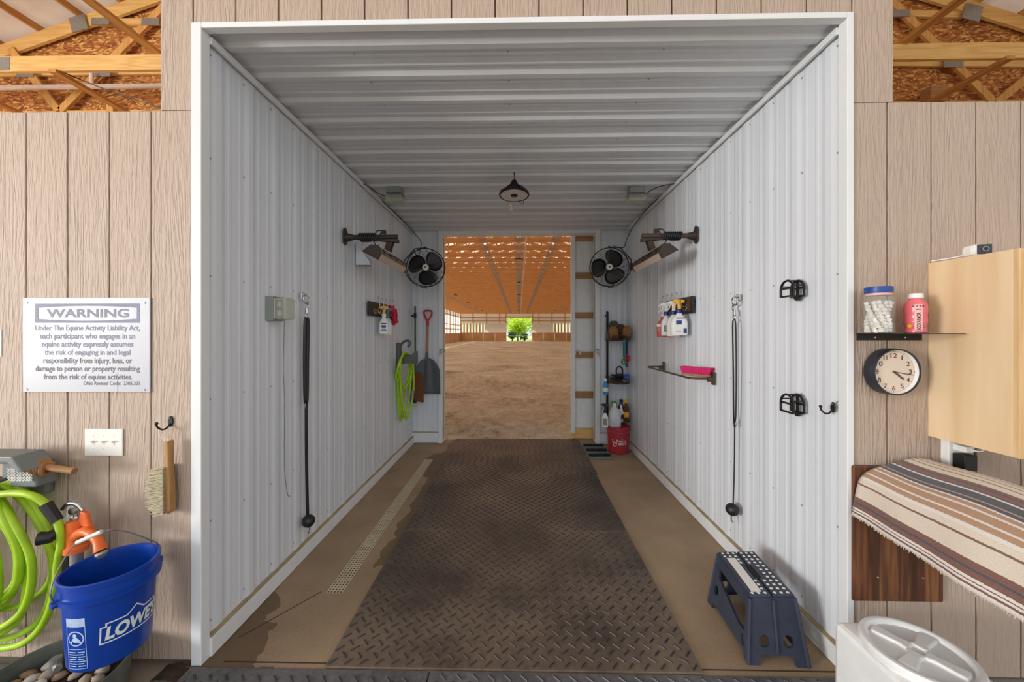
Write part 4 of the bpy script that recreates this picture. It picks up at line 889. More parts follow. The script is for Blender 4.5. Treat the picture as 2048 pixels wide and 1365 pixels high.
# --- rear right corner: shelf tower, bottles, red bucket, jug
cx, cy = 1.25, 5.30; zt = U(1216, 625, Y=cy).z
cs = thing('corner_shelf', 'black wire corner shelf on a pole in the back right corner', 'shelf', (cx, cy, .3))
MB().tube([(cx, cy, .30), (cx, cy, zt)], .016, 10).build('pole', 'black_metal', cs)
MB().ell((cx, cy, zt), .019, .019, .014, 10, 6).build('pole_cap', 'black_metal', cs)
MB().box(cx - .012, cx + .012, cy, D1 - .001, zt - .06, zt - .03).build('wall_clip', 'black_metal', cs, smooth=0)
bz = [U(1232, 681, Y=5.15).z, U(1232, 766, Y=5.15).z, U(1232, 842, Y=5.15).z]
for z in bz:
    m = MB()
    out = [(cx - .02, 5.34), (1.50, 5.34), (1.50, 5.10), (1.42, 5.0), (1.28, 5.02), (cx - .01, 5.12)]
    for dz in (0, .07): m.tube([(x, y, z + dz) for x, y in out], .0045, 6, True)
    for k in range(11):
        x = cx + .0 + k * .0245; m.tube([(x, 5.34, z), (x, 5.03 if x > 1.27 else 5.08, z)], .0022, 4)
    for i in range(6):
        a, b = Vector(out[i] + (0,)), Vector(out[(i + 1) % 6] + (0,))
        for k in range(5):
            p = a + (b - a) * k / 5; m.tube([(p.x, p.y, z), (p.x, p.y, z + .07)], .0022, 4)
    m.build('wire_basket', 'black_metal', cs, smooth=0)
def lump(name, label, cat, c, r, mt, group, extra=None, rot=0, jit=.25):
    o = thing(name, label, cat, (c[0], c[1], c[2] - r[2]), group); MB().ell(c, r[0], r[1], r[2], 12, 8, jit, Rt(rot, 'Y')).build('body', mt, o, smooth=60)
    if extra: extra(o)
    return o
z = bz[0]
def mitt(x, y, z, h, w_, mt, mt2, lean, label):
    o = thing('grooming_mitt', label, 'mitt', (x, y, z), 'grooming mitts on the corner shelf')
    MB().prism([(-w_ / 2, .004), (w_ / 2, .004), (w_ / 2 + .01 + lean, h * .7), (w_ * .3 + lean, h), (-w_ * .35 + lean, h), (-w_ / 2 - .01 + lean, h * .75)], y - .03, y + .03, lambda a, b, t: (x + a, t, z + b)).build('palm', mt, o, smooth=0, bevel=.014)
    MB().prism([(-w_ / 2 - .004, .004), (w_ / 2 + .004, .004), (w_ / 2 + .006, h * .3), (-w_ / 2 - .006, h * .3)], y - .034, y + .034, lambda a, b, t: (x + a, t, z + b)).build('cuff', mt2, o, smooth=0, bevel=.01)
mitt(1.305, 5.09, z, .19, .10, 'brown_leather', 'dark_brown', -.02, 'tan leather mitt at the front left of the top shelf')
mitt(1.40, 5.16, z, .22, .11, 'dark_brown', 'dark_brown', 0, 'dark brown mitt at the middle of the top shelf')
mitt(1.45, 5.065, z, .20, .09, 'brown_leather', 'dark_brown', .01, 'rust brown mitt at the right of the top shelf')
mitt(1.30, 5.25, z, .27, .13, 'green_dark', 'brown_leather', .03, 'green-backed mitt at the back of the top shelf')
# hanging combs under the top shelf
for x, y, dz, mt, w_, lab in ((1.40, 4.985, -.13, 'teal', .035, 'teal strap hanging from the top corner shelf'), (1.445, 5.02, -.17, 'purple', .04, 'purple strap hanging from the top corner shelf')):
    o = thing('hanging_strap', lab, 'strap', (x, y, z + dz), 'straps under the top corner shelf')
    MB().box(x - w_ / 2, x + w_ / 2, y - .006, y + .004, z - (.22 if mt == 'teal' else .36), z + .01).build('band', mt, o, smooth=0, bevel=.003)
    MB().tube(spline([(x, y + .008, z - .01), (x, y - .004, z + .02), (x, y + .02, z + .01)], 4), .003, 6).build('loop', 'black_metal', o)
for x, zz, mt, r, lab in ((1.39, -.28, 'green', .035, 'green round curry comb hanging below the top shelf'), (1.44, -.24, 'pink', .05, 'pink round curry comb hanging below the top shelf')):
    yy = 4.972 if mt == 'green' else 5.0; o = thing('curry_comb', lab, 'comb', (x, yy, z + zz - r), 'curry combs')
    MB().tube([(x + r * .7 * math.cos(a), yy, z + zz + r * math.sin(a)) for a in [k * math.pi / 8 for k in range(16)]], .011, 8, True).build('ring', mt, o)
    MB().bar((x - r * .7, yy, z + zz), (x + r * .7, yy, z + zz), .018, .014).build('bar', mt, o, smooth=0)
    MB().tube([(x, yy, z + zz + r), (x, yy + .01, z - .005)], .003, 5).build('cord', 'black_plastic', o)
z = bz[1]
def brush(x, y, z, L_, ang, mt, mt2, label, tilt=0):
    o = thing('grooming_brush', label, 'brush', (x, y, z), 'grooming brushes on the corner shelf'); M = T(x, y, z) @ Rt(ang, 'Z') @ Rt(tilt, 'Y')
    MB().prism([(-L_ / 2, -.02), (-L_ * .3, -.034), (L_ * .3, -.034), (L_ / 2, -.02), (L_ / 2, .02), (L_ * .3, .034), (-L_ * .3, .034), (-L_ / 2, .02)], .03, .055, lambda a, b, t: M @ Vector((a, b, t))).build('back', mt, o, smooth=0, bevel=.006)
    MB().prism([(-L_ * .46, -.018), (-L_ * .3, -.03), (L_ * .3, -.03), (L_ * .46, -.018), (L_ * .46, .018), (L_ * .3, .03), (-L_ * .3, .03), (-L_ * .46, .018)], .003, .03, lambda a, b, t: M @ Vector((a, b, t))).build('bristles', mt2, o, smooth=0)
brush(1.31, 5.06, z, .17, .2, 'black_satin', 'dark_brown', 'black grooming brush lying at the front of the middle shelf')
brush(1.43, 5.07, z, .13, 1.2, 'brown_leather', 'black_plastic', 'tan-backed grooming brush on the right of the middle shelf')
brush(1.31, 5.07, z + .06, .18, .5, 'black_satin', 'black_plastic', 'black grooming brush piled on top of the middle shelf', .25)
brush(1.34, 5.2, z + .0, .16, .1, 'black_plastic', 'dark_brown', 'black grooming brush at the back of the middle shelf')
brush(1.44, 5.2, z + .0, .12, 1.3, 'black_plastic', 'black_plastic', 'short black grooming brush in the back corner of the middle shelf')
o = thing('hoof_pick', 'black looped hoof pick standing up on the middle shelf', 'hoof pick', (1.37, 5.1, z + .12))
MB().tube(spline([(1.33, 5.11, z + .06), (1.33, 5.11, z + .19), (1.37, 5.11, z + .225), (1.41, 5.11, z + .19), (1.41, 5.11, z + .06)], 5), .011, 8).build('loop', 'black_satin', o)
MB().box(1.32, 1.42, 5.095, 5.125, z + .05, z + .13).build('grip', 'black_satin', o, smooth=0, bevel=.01)
o = thing('sponge_box', 'small bright blue box on the middle shelf', 'box', (1.45, 5.06, z + .06)); MB().box(1.415, 1.485, 5.03, 5.1, z + .056, z + .115).build('tub', 'blue_bright', o, smooth=0, bevel=.008); MB().box(1.412, 1.488, 5.027, 5.103, z + .115, z + .125).build('lid', 'blue_bright', o, smooth=0, bevel=.003)
def bottle(x, y, z, r, h, neck, mt, cap, label, band=None, group='bottles in the back right corner', cap_h=.03, name='bottle', cat='bottle'):
    o = thing(name, label, cat, (x, y, z), group); n = r * neck
    MB().lathe([(r * .9, 0), (r, .008), (r, h * .62), (r * .9, h * .72), (n * 1.15, h * .86), (n, h * .88), (n, h - .002), (0, h - .002)], 20, T(x, y, z)).build('body', mt, o)
    MB().lathe([(n * 1.2, h - cap_h * .3), (n * 1.2, h + cap_h * .7), (n * .9, h + cap_h * .8), (0, h + cap_h * .8)], 16, T(x, y, z)).build('cap', cap, o)
    if band: MB().lathe([(r + .001, h * .22), (r + .0018, h * .22), (r + .0018, h * .5), (r + .001, h * .5)], 20, T(x, y, z), ring=True).build('label_band', band, o)
    return o
# blue bottle clipped under the middle shelf
q = U(1211, 790, Y=5.06); o = bottle(q.x, 5.06, q.z + .005, .036, .19, .5, 'blue_bottle', 'white_plastic', 'light blue bottle hung from the middle corner shelf by the pole', 'off_white')
MB().tube(spline([(q.x, 5.06, q.z + .2), (q.x + .005, 5.075, bz[1] + .01), (cx - .005, 5.115, bz[1] + .004)], 4), .004, 6).build('hanger_wire', 'black_metal', o)
z = bz[2]
bottle(1.295, 5.1, z, .042, .24, .7, 'yellow', 'green', 'yellow tub with green lid on the low corner shelf', cap_h=.045)
bottle(1.385, 5.08, z, .032, .21, .45, 'white_plastic', 'off_white', 'small white bottle with black print on the low corner shelf', 'ink_black')
bottle(1.455, 5.09, z, .036, .27, .5, 'dark_brown', 'yellow', 'brown bottle with yellow cap on the low corner shelf', 'yellow', cap_h=.05)
bottle(1.43, 5.24, z, .04, .25, .5, 'purple', 'black_plastic', 'dark purple bottle at the back of the low corner shelf')
bottle(1.33, 5.24, z, .038, .23, .5, 'black_plastic', 'black_plastic', 'black bottle at the back of the low corner shelf')
q = U(1211, 843, Y=5.0); o = sprayer(q.x - .005, 5.0, q.z + .235, .31, .085, .055, -.2, 'off_white', 'black_plastic', 'black_plastic', 'pale spray bottle with black trigger hung beside the water jug', [(.2, .8, .15, .6, 'grey_box')])
# red bucket
rb = Vector((1.335, 5.03, 0)); o = thing('red_bucket', 'red plastic bucket with white print standing in the back right corner', 'bucket', rb)
H_ = .355
MB().lathe([(0, .012), (.122, .012), (.13, .001), (.134, .012), (.146, H_ - .07), (.152, H_ - .068), (.152, H_ - .055), (.148, H_ - .052), (.149, H_ - .03), (.156, H_ - .028), (.156, H_ - .004), (.15, H_), (.143, H_ - .004), (.13, .03), (0, .03)], 36, T(*rb)).build('shell', 'red_bucket', o)
def cylmap(c, rf, phi0, ang=None):
    """print on an upright cylinder: u metres round from phi0, v height"""
    return lambda u, v: Vector((c[0] + rf(v) * math.cos(phi0 + u / rf(v)), c[1] + rf(v) * math.sin(phi0 + u / rf(v)), c[2] + v))
ph = math.atan2(-rb.y, -rb.x) + .12; mp = cylmap(rb, lambda v: .1352 + .0445 * v, ph)
m = MB(); text(m, 'TRACTOR', -.015, .095, .165, .026, mp, .03); text(m, 'SUPPLY Cº', -.015, .095, .13, .026, mp, .03); m.build('lettering', 'print_white', o, smooth=0, fix=False)
m = MB()
P = lambda pts: m.add([mp(a, b) for a, b in pts], [tuple(range(len(pts)))])
P([(-.10, .195), (-.094, .195), (-.078, .11), (-.085, .11)]); P([(-.034, .195), (-.028, .195), (-.042, .11), (-.048, .11)]); P([(-.085, .118), (-.042, .118), (-.044, .106), (-.083, .106)]); P([(-.10, .2), (-.028, .2), (-.028, .19), (-.10, .19)])
text(m, 'TSC', -.083, -.043, .14, .03, mp, .03); P([(-.05, .212), (.04, .212), (.04, .204), (-.05, .204)]); P([(0, .118), (.09, .118), (.09, .113), (0, .113)]); m.build('emblem', 'print_white', o, smooth=0, fix=False)
MB().tube([(rb.x + .157 * math.cos(a), rb.y + .157 * math.sin(a), H_ - .05 - .02 * math.sin((a - 2.6) / (3.2) * math.pi)) for a in [3.0 + k * .3 for k in range(11)]], .003, 6).build('bail', 'steel', o)
MB().lathe([(0, H_ - .006), (.142, H_ - .006), (.142, H_ - .001), (0, H_ - .001)], 32, T(*rb)).build('lid', 'red_bucket', o)
# jug
jx, jy, jz = U(1229, 852, Y=4.99).x, 4.98, H_; o = thing('water_jug', 'translucent gallon jug standing on the red bucket', 'jug', (jx, jy, jz)); jh = .30
def sq(r, z, e, n=24): return [Vector((jx + r * math.copysign(abs(math.cos(a)) ** e, math.cos(a)), jy + r * math.copysign(abs(math.sin(a)) ** e, math.sin(a)), jz + z)) for a in [2 * math.pi * k / n for k in range(n)]]
rows = [sq(.066, 0, .6), sq(.076, .012, .6), sq(.076, .15, .6), sq(.07, .18, .6), sq(.045, .235, .8), sq(.022, .262, 1), (sq(.02, .285, 1))]; m = MB(); vs = [p for r in rows for p in r]; fs = [(i * 24 + k, i * 24 + (k + 1) % 24, (i + 1) * 24 + (k + 1) % 24, (i + 1) * 24 + k) for i in range(6) for k in range(24)] + [tuple(range(24))[::-1], tuple(144 + k for k in range(24))]
m.add(vs, fs).build('body', 'jug', o, smooth=50)
MB().lathe([(.023, .282), (.023, .302), (0, .302)], 16, T(jx, jy, jz)).build('cap', 'white_plastic', o)
MB().tube(spline([(jx + .07, jy - .02, jz + .14), (jx + .075, jy - .02, jz + .19), (jx + .045, jy - .015, jz + .235)], 5), .009, 8).build('handle', 'jug', o)
# boot brush
o = thing('boot_scraper', 'black three-row boot scrubber on the floor beside the red bucket', 'boot scraper', (1.04, 4.97, 0))
x0, x1 = .885, 1.19
for y in (4.76, 4.97, 5.18):
    MB().box(x0, x1 - .02, y - .03, y + .03, .0, .03).build('tray', 'grey_plastic', o, smooth=0, bevel=.004)
    m = MB()
    for i in range(20):
        for j in range(4):
            p = Vector((x0 + .012 + (x1 - x0 - .044) * i / 19, y - .018 + .012 * j, .028)); m.tube([p, p + Vector((R.uniform(-.004, .004), R.uniform(-.004, .004), .03))], .0055, 4)
    m.build('brush_row', 'black_plastic', o, smooth=0, kind='stuff')
for x in (x0 + .06, x0 + .16): MB().box(x, x + .03, 4.76, 5.18, .0, .018).build('rail', 'grey_plastic', o, smooth=0, bevel=.002)

# --- folding step stool
o = thing('step_stool', 'navy folding step stool with dotted top standing on the concrete', 'stool', (1.25, 2.0, 0))
tz = .303
tA, tB, tC_, tD = U(1436, 1104, Z=tz), U(1508, 1103, Z=tz), U(1590, 1191, Z=tz), U(1500, 1192, Z=tz)
bA, bB, bC, bD = U(1417, 1206, Z=0), Vector((1.40, 2.27, 0)), U(1619, 1338, Z=0), U(1497, 1331, Z=0)
lerp = lambda a, b, t: a + (b - a) * t
def quad(A, B, C_, D_): return lambda u, v: lerp(lerp(A, B, u), lerp(D_, C_, u), v)
T_ = quad(tA, tB, tC_, tD)                     # u across, v towards the camera
for u0, u1 in ((0, .485), (.515, 1)):
    m = MB(); c4 = [T_(u0, 0), T_(u1, 0), T_(u1, 1), T_(u0, 1)]; m.add([p + Vector((0, 0, dz)) for dz in (-.016, 0) for p in c4], [(3, 2, 1, 0), (4, 5, 6, 7), (0, 1, 5, 4), (1, 2, 6, 5), (2, 3, 7, 6), (3, 0, 4, 7)]); m.build('top_panel', 'navy_plastic', o, smooth=0, bevel=.005)
dm = None
for i in range(6):
    for j in range(12):
        u, v = (.09 + .145 * i if i < 3 else .60 + .145 * (i - 3)), .05 + .9 * j / 11
        if i < 2 and 2 <= j <= 10: continue
        if i in (2, 3) and 4 <= j <= 7: continue
        p = T_(u, v) + Vector((0, 0, .0005))
        d = MB().lathe([(.0075, -.002), (.0075, .0012), (.006, .0022), (0, .0022)], 10, T(*p)) if dm is None else None
        if d: dm = d.build('grip_dot', 'off_white', o)
        else: share(dm, 'grip_dot', p, o)
m = MB(); m.add([T_(u, v) + Vector((0, 0, dz)) for dz in (.0005, .002) for u, v in ((.1, .18), (.32, .18), (.32, .93), (.1, .93))], [(0, 1, 2, 3), (4, 5, 6, 7), (0, 1, 5, 4), (1, 2, 6, 5), (2, 3, 7, 6), (3, 0, 4, 7)]); m.build('grip_tape', 'off_white', o, smooth=0)
m = MB(); m.add([T_(u, v) + Vector((0, 0, dz)) for dz in (.0004, .0012) for u, v in ((.42, .36), (.58, .36), (.58, .64), (.42, .64))], [(0, 1, 2, 3), (4, 5, 6, 7), (0, 1, 5, 4), (1, 2, 6, 5), (2, 3, 7, 6), (3, 0, 4, 7)]); m.build('hand_slot', 'black_void', o, smooth=0)
def side_frame(name, Q, holes, th, nrm):
    """plate with real cut-outs; Q(u,v), v down"""
    N = 96; keep = lambda u, v: not any(h(u, v) for h in holes); m = MB(); idx = {}
    def vid(i, j, b):
        if (i, j, b) not in idx: idx[(i, j, b)] = len(m.v); m.v.append(Q(i / N, j / N) + nrm * (th if b else 0))
        return idx[(i, j, b)]
    cell = {(i, j) for i in range(N) for j in range(N) if keep((i + .5) / N, (j + .5) / N)}
    for (i, j) in cell:
        for b in (0, 1): m.f.append(tuple(vid(a, c_, b) for a, c_ in ((i, j), (i + 1, j), (i + 1, j + 1), (i, j + 1))))
        for (di, dj, e) in ((-1, 0, ((i, j), (i, j + 1))), (1, 0, ((i + 1, j), (i + 1, j + 1))), (0, -1, ((i, j), (i + 1, j))), (0, 1, ((i, j + 1), (i + 1, j + 1)))):
            if (i + di, j + dj) not in cell: m.f.append((vid(*e[0], 0), vid(*e[1], 0), vid(*e[1], 1), vid(*e[0], 1)))
    return m.build(name, 'navy_plastic', o, smooth=0)
circ = lambda a, b, ru, rv: (lambda u, v: ((u - a) / ru) ** 2 + ((v - b) / rv) ** 2 < 1)
foot = lambda lo, hi, top: (lambda u, v: lo < u < hi and v > top)
nz = Vector((0, 0, -.014))
FQ = quad(tD + nz, tC_ + nz, bC, bD); BQ = quad(tA + nz, tB + nz, bB, bA)
for Q, nr in ((FQ, Vector((0, .012, 0))), (BQ, Vector((0, -.012, 0)))):
    side_frame('end_panel', Q, [circ(.28, .64, .1, .095), circ(.72, .64, .1, .095), foot(.2, .8, .84)], 1, nr)
tri = lambda u, v: (.1 < v < .52 and .16 + v * .12 < u < .80) and not (u > .8)
LQ = quad(tA + nz, tD + nz, bD, bA); RQ = quad(tB + nz, tC_ + nz, bC, bB)
hole = lambda u, v: (.20 < v < .60 and (.12 + (v - .20) * .1) < u < .90 and v < .30 + u * .42)
for Q, nr in ((LQ, Vector((.012, 0, 0))), (RQ, Vector((-.012, 0, 0)))):
    side_frame('side_panel', Q, [hole, circ(.13, .62, .06, .09), circ(.87, .76, .05, .085), foot(.1, .9, .9)], 1, nr)
for a, b in ((tD, bD), (tC_, bC), (tA, bA), (tB, bB)):
    MB().tube([a + nz, b + Vector((0, 0, .006))], .0085, 8).build('corner_hinge', 'navy_plastic', o)
p, q = FQ(.5, .02), FQ(.5, .8); MB().tube([p + Vector((0, -.004, 0)), q + Vector((0, -.004, 0))], .007, 8).build('fold_hinge', 'navy_plastic', o)
# ================================================================== FRONT WALL, LEFT
W = D0                                           # siding face
def FX(px_, Y=W): return U(px_, 665, Y=Y).x
def FZ(py_, Y=W): return U(1038, py_, Y=Y).z
# --- warning sign
x0, x1, z1, z0 = FX(50), FX(302.5), FZ(594.5), FZ(787)
sg = thing('warning_sign', 'white corrugated plastic warning sign with faded grey lettering on the left siding', 'sign', ((x0 + x1) / 2, W, z0))
YS = W - .008
MB().box(x0, x1, YS, W - .0005, z0, z1).build('panel', 'sign_white', sg, smooth=0, bevel=.001)
sx_ = lambda c: FX(c / 3.412, YS); sz_ = lambda c: FZ(560 + c / 3.412, YS); YT = YS - .0006
tm = lambda u, v: Vector((u, YT, v))
m = MB(); A0, A1, B0, B1 = sx_(240), sx_(955), sz_(292), sz_(158); I0, I1, J0, J1 = sx_(262), sx_(934), sz_(270), sz_(182); n = 16
bow = lambda k: .009 * (1 - (2 * k / n - 1) ** 2)
for k in range(n):
    a, b = k / n, (k + 1) / n; xa, xb = A0 + (A1 - A0) * a, A0 + (A1 - A0) * b; ia, ib = I0 + (I1 - I0) * a, I0 + (I1 - I0) * b
    m.add([tm(xa, B1), tm(xb, B1), tm(ib, J1 + bow(k + 1) - .004), tm(ia, J1 + bow(k) - .004)], [(0, 1, 2, 3)]); m.add([tm(xa, B0), tm(xb, B0), tm(ib, J0 - bow(k + 1) + .004), tm(ia, J0 - bow(k) + .004)], [(0, 1, 2, 3)])
m.add([tm(A0, B0), tm(I0, J0 + .004), tm(I0, J1 - .004), tm(A0, B1)], [(0, 1, 2, 3)]); m.add([tm(A1, B0), tm(I1, J0 + .004), tm(I1, J1 - .004), tm(A1, B1)], [(0, 1, 2, 3)])
m.build('printed_frame', 'sign_ink', sg, smooth=0, fix=False)
m = MB(); text(m, 'WARNING', sx_(318), sx_(880), sz_(253), sz_(196) - sz_(253), tm, .03).build('headline', 'sign_ink', sg, smooth=0, fix=False)
for (s_, a, b, y_, mt) in (('Under The Equine Activity Liability Act,', 240, 955, 345, 'sign_ink'), ('each participant who engages in an', 272, 922, 402, 'sign_ink'), ('equine activity expressly assumes', 284, 910, 458, 'sign_ink'), ('the risk of engaging in and legal', 305, 890, 515, 'sign_ink'),
        ('responsibility from injury, loss, or', 296, 902, 572, 'sign_ink_dark'), ('damage to person or property resulting', 243, 955, 629, 'sign_ink_dark'), ('from the risk of equine activities.', 299, 903, 686, 'sign_ink_dark')):
    text(MB(), s_, sx_(a), sx_(b), sz_(y_), (sz_(y_ - 32) - sz_(y_)) * 1.12, tm, .022).build('text_line', mt, sg, smooth=0, fix=False)
text(MB(), 'Ohio Revised Code:  2305.321', sx_(570), sx_(952), sz_(726), (sz_(703) - sz_(726)) * 1.1, tm, .016).build('text_line', 'sign_ink_dark', sg, smooth=0, fix=False)
for a in (x0 + .02, x1 - .025):
    for b in (z0 + .012, z1 - .025): MB().lathe([(.005, 0), (.004, .003), (0, .003)], 8, axisM((a, YS, b), (0, -1, 0))).build('screw', 'steel', sg)
MB().box(x0 + .47, x0 + .4715, YT - .0002, YT + .0002, z0, z0 + .095).build('crease', 'sign_ink_dark', sg, smooth=0)
# --- card cut by the left frame edge
o = thing('paper_card', 'white card with thin dark lines at the extreme left edge of the siding', 'card', (FX(-12), W, FZ(715)))
MB().box(FX(-60), FX(4), W - .003, W - .0003, FZ(715), FZ(660)).build('sheet', 'off_white', o, smooth=0)
for p in (672, 690, 703): MB().box(FX(-58), FX(2), W - .0036, W - .003, FZ(p + .6), FZ(p)).build('line', 'sign_ink_dark', o, smooth=0)
# --- triple switch plate
a, b, c_, d = FX(172), FX(248), FZ(917), FZ(862); o = thing('switch_plate', 'cream plate with three toggle switches on the left siding', 'switch', ((a + b) / 2, W, c_))
MB().box(a, b, W - .007, W - .0005, c_, d).build('plate', 'off_white', o, smooth=0, bevel=.004)
for k in range(3):
    x = a + (b - a) * (.23 + .27 * k); zc = (c_ + d) / 2
    MB().box(x - .005, x + .005, W - .008, W - .006, zc - .012, zc + .012).build('switch_slot', 'paper', o, smooth=0)
    MB().bar((x, W - .006, zc), (x, W - .02, zc + .009), .008, .007).build('toggle', 'white_plastic', o, smooth=0, bevel=.001)
    for dz in (-.03, .03): MB().lathe([(.0032, 0), (.0025, .0015), (0, .0015)], 8, axisM((x, W - .007, zc + dz), (0, -1, 0))).build('screw', 'off_white', o)
# --- hook and hanging counter brush
q = U(343, 843, Y=W); coat_hook((q.x, W - .001, q.z), Vector((-.22, -1, 0)).normalized(), (1, 0, 0), 'small black hook on the left siding above the hand brush')
hk = Vector((q.x - .013, W - .045, q.z - .03))
o = thing('hand_brush', 'wooden hand brush with pale bristles hanging from the black hook', 'brush', (FX(335, 1.74), 1.74, FZ(1035, 1.74)))
YB = 1.735; hx = FX(338, YB)
MB().prism([(hx - .010, FZ(886, YB)), (hx + .010, FZ(885, YB)), (hx + .012, FZ(940, YB)), (hx + .018, FZ(975, YB)), (hx + .02, FZ(1024, YB)), (hx + .012, FZ(1033, YB)), (hx - .008, FZ(1030, YB)), (hx - .01, FZ(940, YB))], YB - .016, YB + .016, lambda a, b, t: (a, t, b)).build('handle', 'handle_wood', o, smooth=0, bevel=.004)
m = MB()
for i in range(34):
    for j in range(9):
        zz = FZ(938 + 92 * i / 33, YB); yy = YB - .026 + .0065 * j; L_ = .06 + .012 * math.sin(i / 33 * math.pi) + R.uniform(-.006, .006)
        if i > 26: L_ *= 1 - (i - 26) * .05
        p = Vector((hx - .004, yy, zz)); e = p + Vector((-L_, (j - 4) * .002 + R.uniform(-.004, .004), R.uniform(-.008, .004) - .008)); m.tube([p, e], [.0032, .0026], 4)
m.build('bristles', 'bristle', o, smooth=0, kind='stuff')
t_ = Vector((hx, YB, FZ(888, YB)))
MB().tube(spline([t_ + Vector((-.008, 0, 0)), hk + Vector((-.006, .004, -.03)), hk + Vector((0, 0, .006)), hk + Vector((.008, .004, -.03)), t_ + Vector((.008, 0, 0))], 6), .0018, 5).build('loop', 'pvc', o)
# --- grey hose hanger
Yh = 1.70; HXc = FX(28, Yh); o = thing('hose_bracket', 'grey plastic hose hanger with mesh basket on the left siding', 'hanger', (HXc, W, FZ(1000, Yh)))
za, zb_ = FZ(1005, Yh), FZ(925, Yh)
MB().box(HXc - .12, FX(72, Yh), W - .035, W - .0005, za, zb_ - .02).build('back_plate', 'grey_plastic', o, smooth=0, bevel=.012)
MB().prism([(FX(-70, 1.6), FZ(917, 1.6)), (FX(38, 1.6), FZ(917, 1.6)), (FX(60, 1.6), FZ(948, 1.6)), (FX(48, 1.6), FZ(948, 1.6)), (FX(28, 1.6), FZ(930, 1.6)), (FX(-70, 1.6), FZ(932, 1.6))], 1.575, 1.69, lambda a, b, t: (a, t, b)).build('top_prong', 'grey_plastic', o, smooth=0, bevel=.006)
MB().box(FX(-70, 1.66), FX(30, 1.66), 1.68, W - .03, FZ(940, 1.66), FZ(920, 1.66)).build('prong_stem', 'grey_plastic', o, smooth=0, bevel=.006)
m = MB(); xa, xb, zc, zd = FX(12, 1.64), FX(62, 1.64), FZ(973, 1.64), FZ(945, 1.64)
for k in range(-6, 16):
    for sg_ in (1, -1):
        u0 = xa + k * .014; p0, p1 = Vector((u0, 1.645, zc if sg_ > 0 else zd)), Vector((u0 + (zd - zc), 1.645, zd if sg_ > 0 else zc))
        lo = max(0, (xa - p0.x) / (p1.x - p0.x)); hi = min(1, (xb - p0.x) / (p1.x - p0.x))
        if hi > lo: m.bar(lerp(p0, p1, lo), lerp(p0, p1, hi), .003, .003)
m.build('mesh_panel', 'off_white', o, smooth=0)
MB().box(xa - .005, xb + .004, 1.655, 1.735, zc - .03, zd + .004).build('basket', 'grey_plastic', o, smooth=0, bevel=.008)
MB().tube([(HXc - .15, 1.60, za + .03), (HXc - .15, W - .02, za + .03)], .05, 14).build('reel_arm', 'hanger_grey', o)
MB().tube([(HXc - .09, 1.58, za + .035), (HXc - .09, W - .02, za + .035)], .045, 14).build('reel_arm', 'hanger_grey', o)
# --- wooden handled tool lying on it
o = thing('wooden_mallet', 'wooden handled tool with a knotted brown wrap behind the grey hanger', 'tool', (FX(90, 1.63), 1.63, FZ(945, 1.63)))
MB().tube([U(45, 926, Y=1.66), U(95, 935, Y=1.66), U(149, 943, Y=1.66)], [.0135, .0145, .015], 12).build('handle', 'handle_wood_x', o)
m = MB()
for k in range(7):
    p = U(60 + k * 5.5, 929 + k * 1.3, Y=1.66); m.tube([p + Vector((.004 * math.cos(a * 2), .021 * math.cos(a), .026 * math.sin(a) + (.006 if k % 2 else -.003))) for a in [j * math.pi / 8 for j in range(16)]], .0105, 6, True)
m.build('wrap', 'brown_leather', o)
# --- lime hose
o = thing('garden_hose', 'thick lime green hose looped in long coils at the left edge', 'hose', (HXc, 1.66, .15))
X0 = HXc - .02
for k, (dx, wr, zb2, dy, zt2) in enumerate(((.0, .16, .20, -.02, .905), (.03, .20, .25, -.05, .895), (-.05, .13, .33, .01, .90), (.05, .13, .37, -.06, .905), (-.08, .19, .28, -.01, .89), (.02, .22, .17, .02, .885), (.0, .10, .30, -.075, .90), (.06, .17, .31, .03, .895))):
    Y_ = 1.665 + dy; pts = [(X0 + dx - .02, Y_, zt2), (X0 + dx + wr * .62, Y_ - .015, zt2 - .12), (X0 + dx + wr * .95, Y_, (zt2 + zb2) / 2), (X0 + dx + wr * .55, Y_ + .02, zb2 + .09), (X0 + dx - .1, Y_ + .01, zb2), (X0 + dx - wr - .08, Y_, zb2 + .14), (X0 + dx - wr - .02, Y_ + .01, zt2 - .2), (X0 + dx - .12, Y_, zt2 - .03)]
    MB().tube(spline(pts, 9, True), .0145, 12, True).build('coil', 'lime_hose', o)
e = [U(-30, 992, Y=1.60), U(30, 987, Y=1.60), U(65, 992, Y=1.60), U(92, 1010, Y=1.61), U(116, 1045, Y=1.615), U(122, 1085, Y=1.62), U(116, 1125, Y=1.63), U(108, 1190, Y=1.66), U(85, 1250, Y=1.68), U(40, 1290, Y=1.69), U(-40, 1300, Y=1.69)]
MB().tube(spline(e, 8), .0145, 12).build('end_run', 'lime_hose', o)
p = U(95, 1075, Y=1.6); MB().tube([U(122, 1060, Y=1.63), p + Vector((.01, .0, 0)), U(78, 1078, Y=1.585)], [.017, .026, .028], 14).build('coupling', 'black_plastic', o)
MB().lathe([(.022, 0), (.024, .004), (.012, .005), (0, .002)], 14, axisM(U(78, 1078, Y=1.585), (-.6, -.9, -.1))).build('coupling_face', 'hanger_grey', o)
MB().tube([U(91, 1009, Y=1.61), U(115, 1043, Y=1.615)], [.023, .021], 10).build('sleeve', 'black_plastic', o)
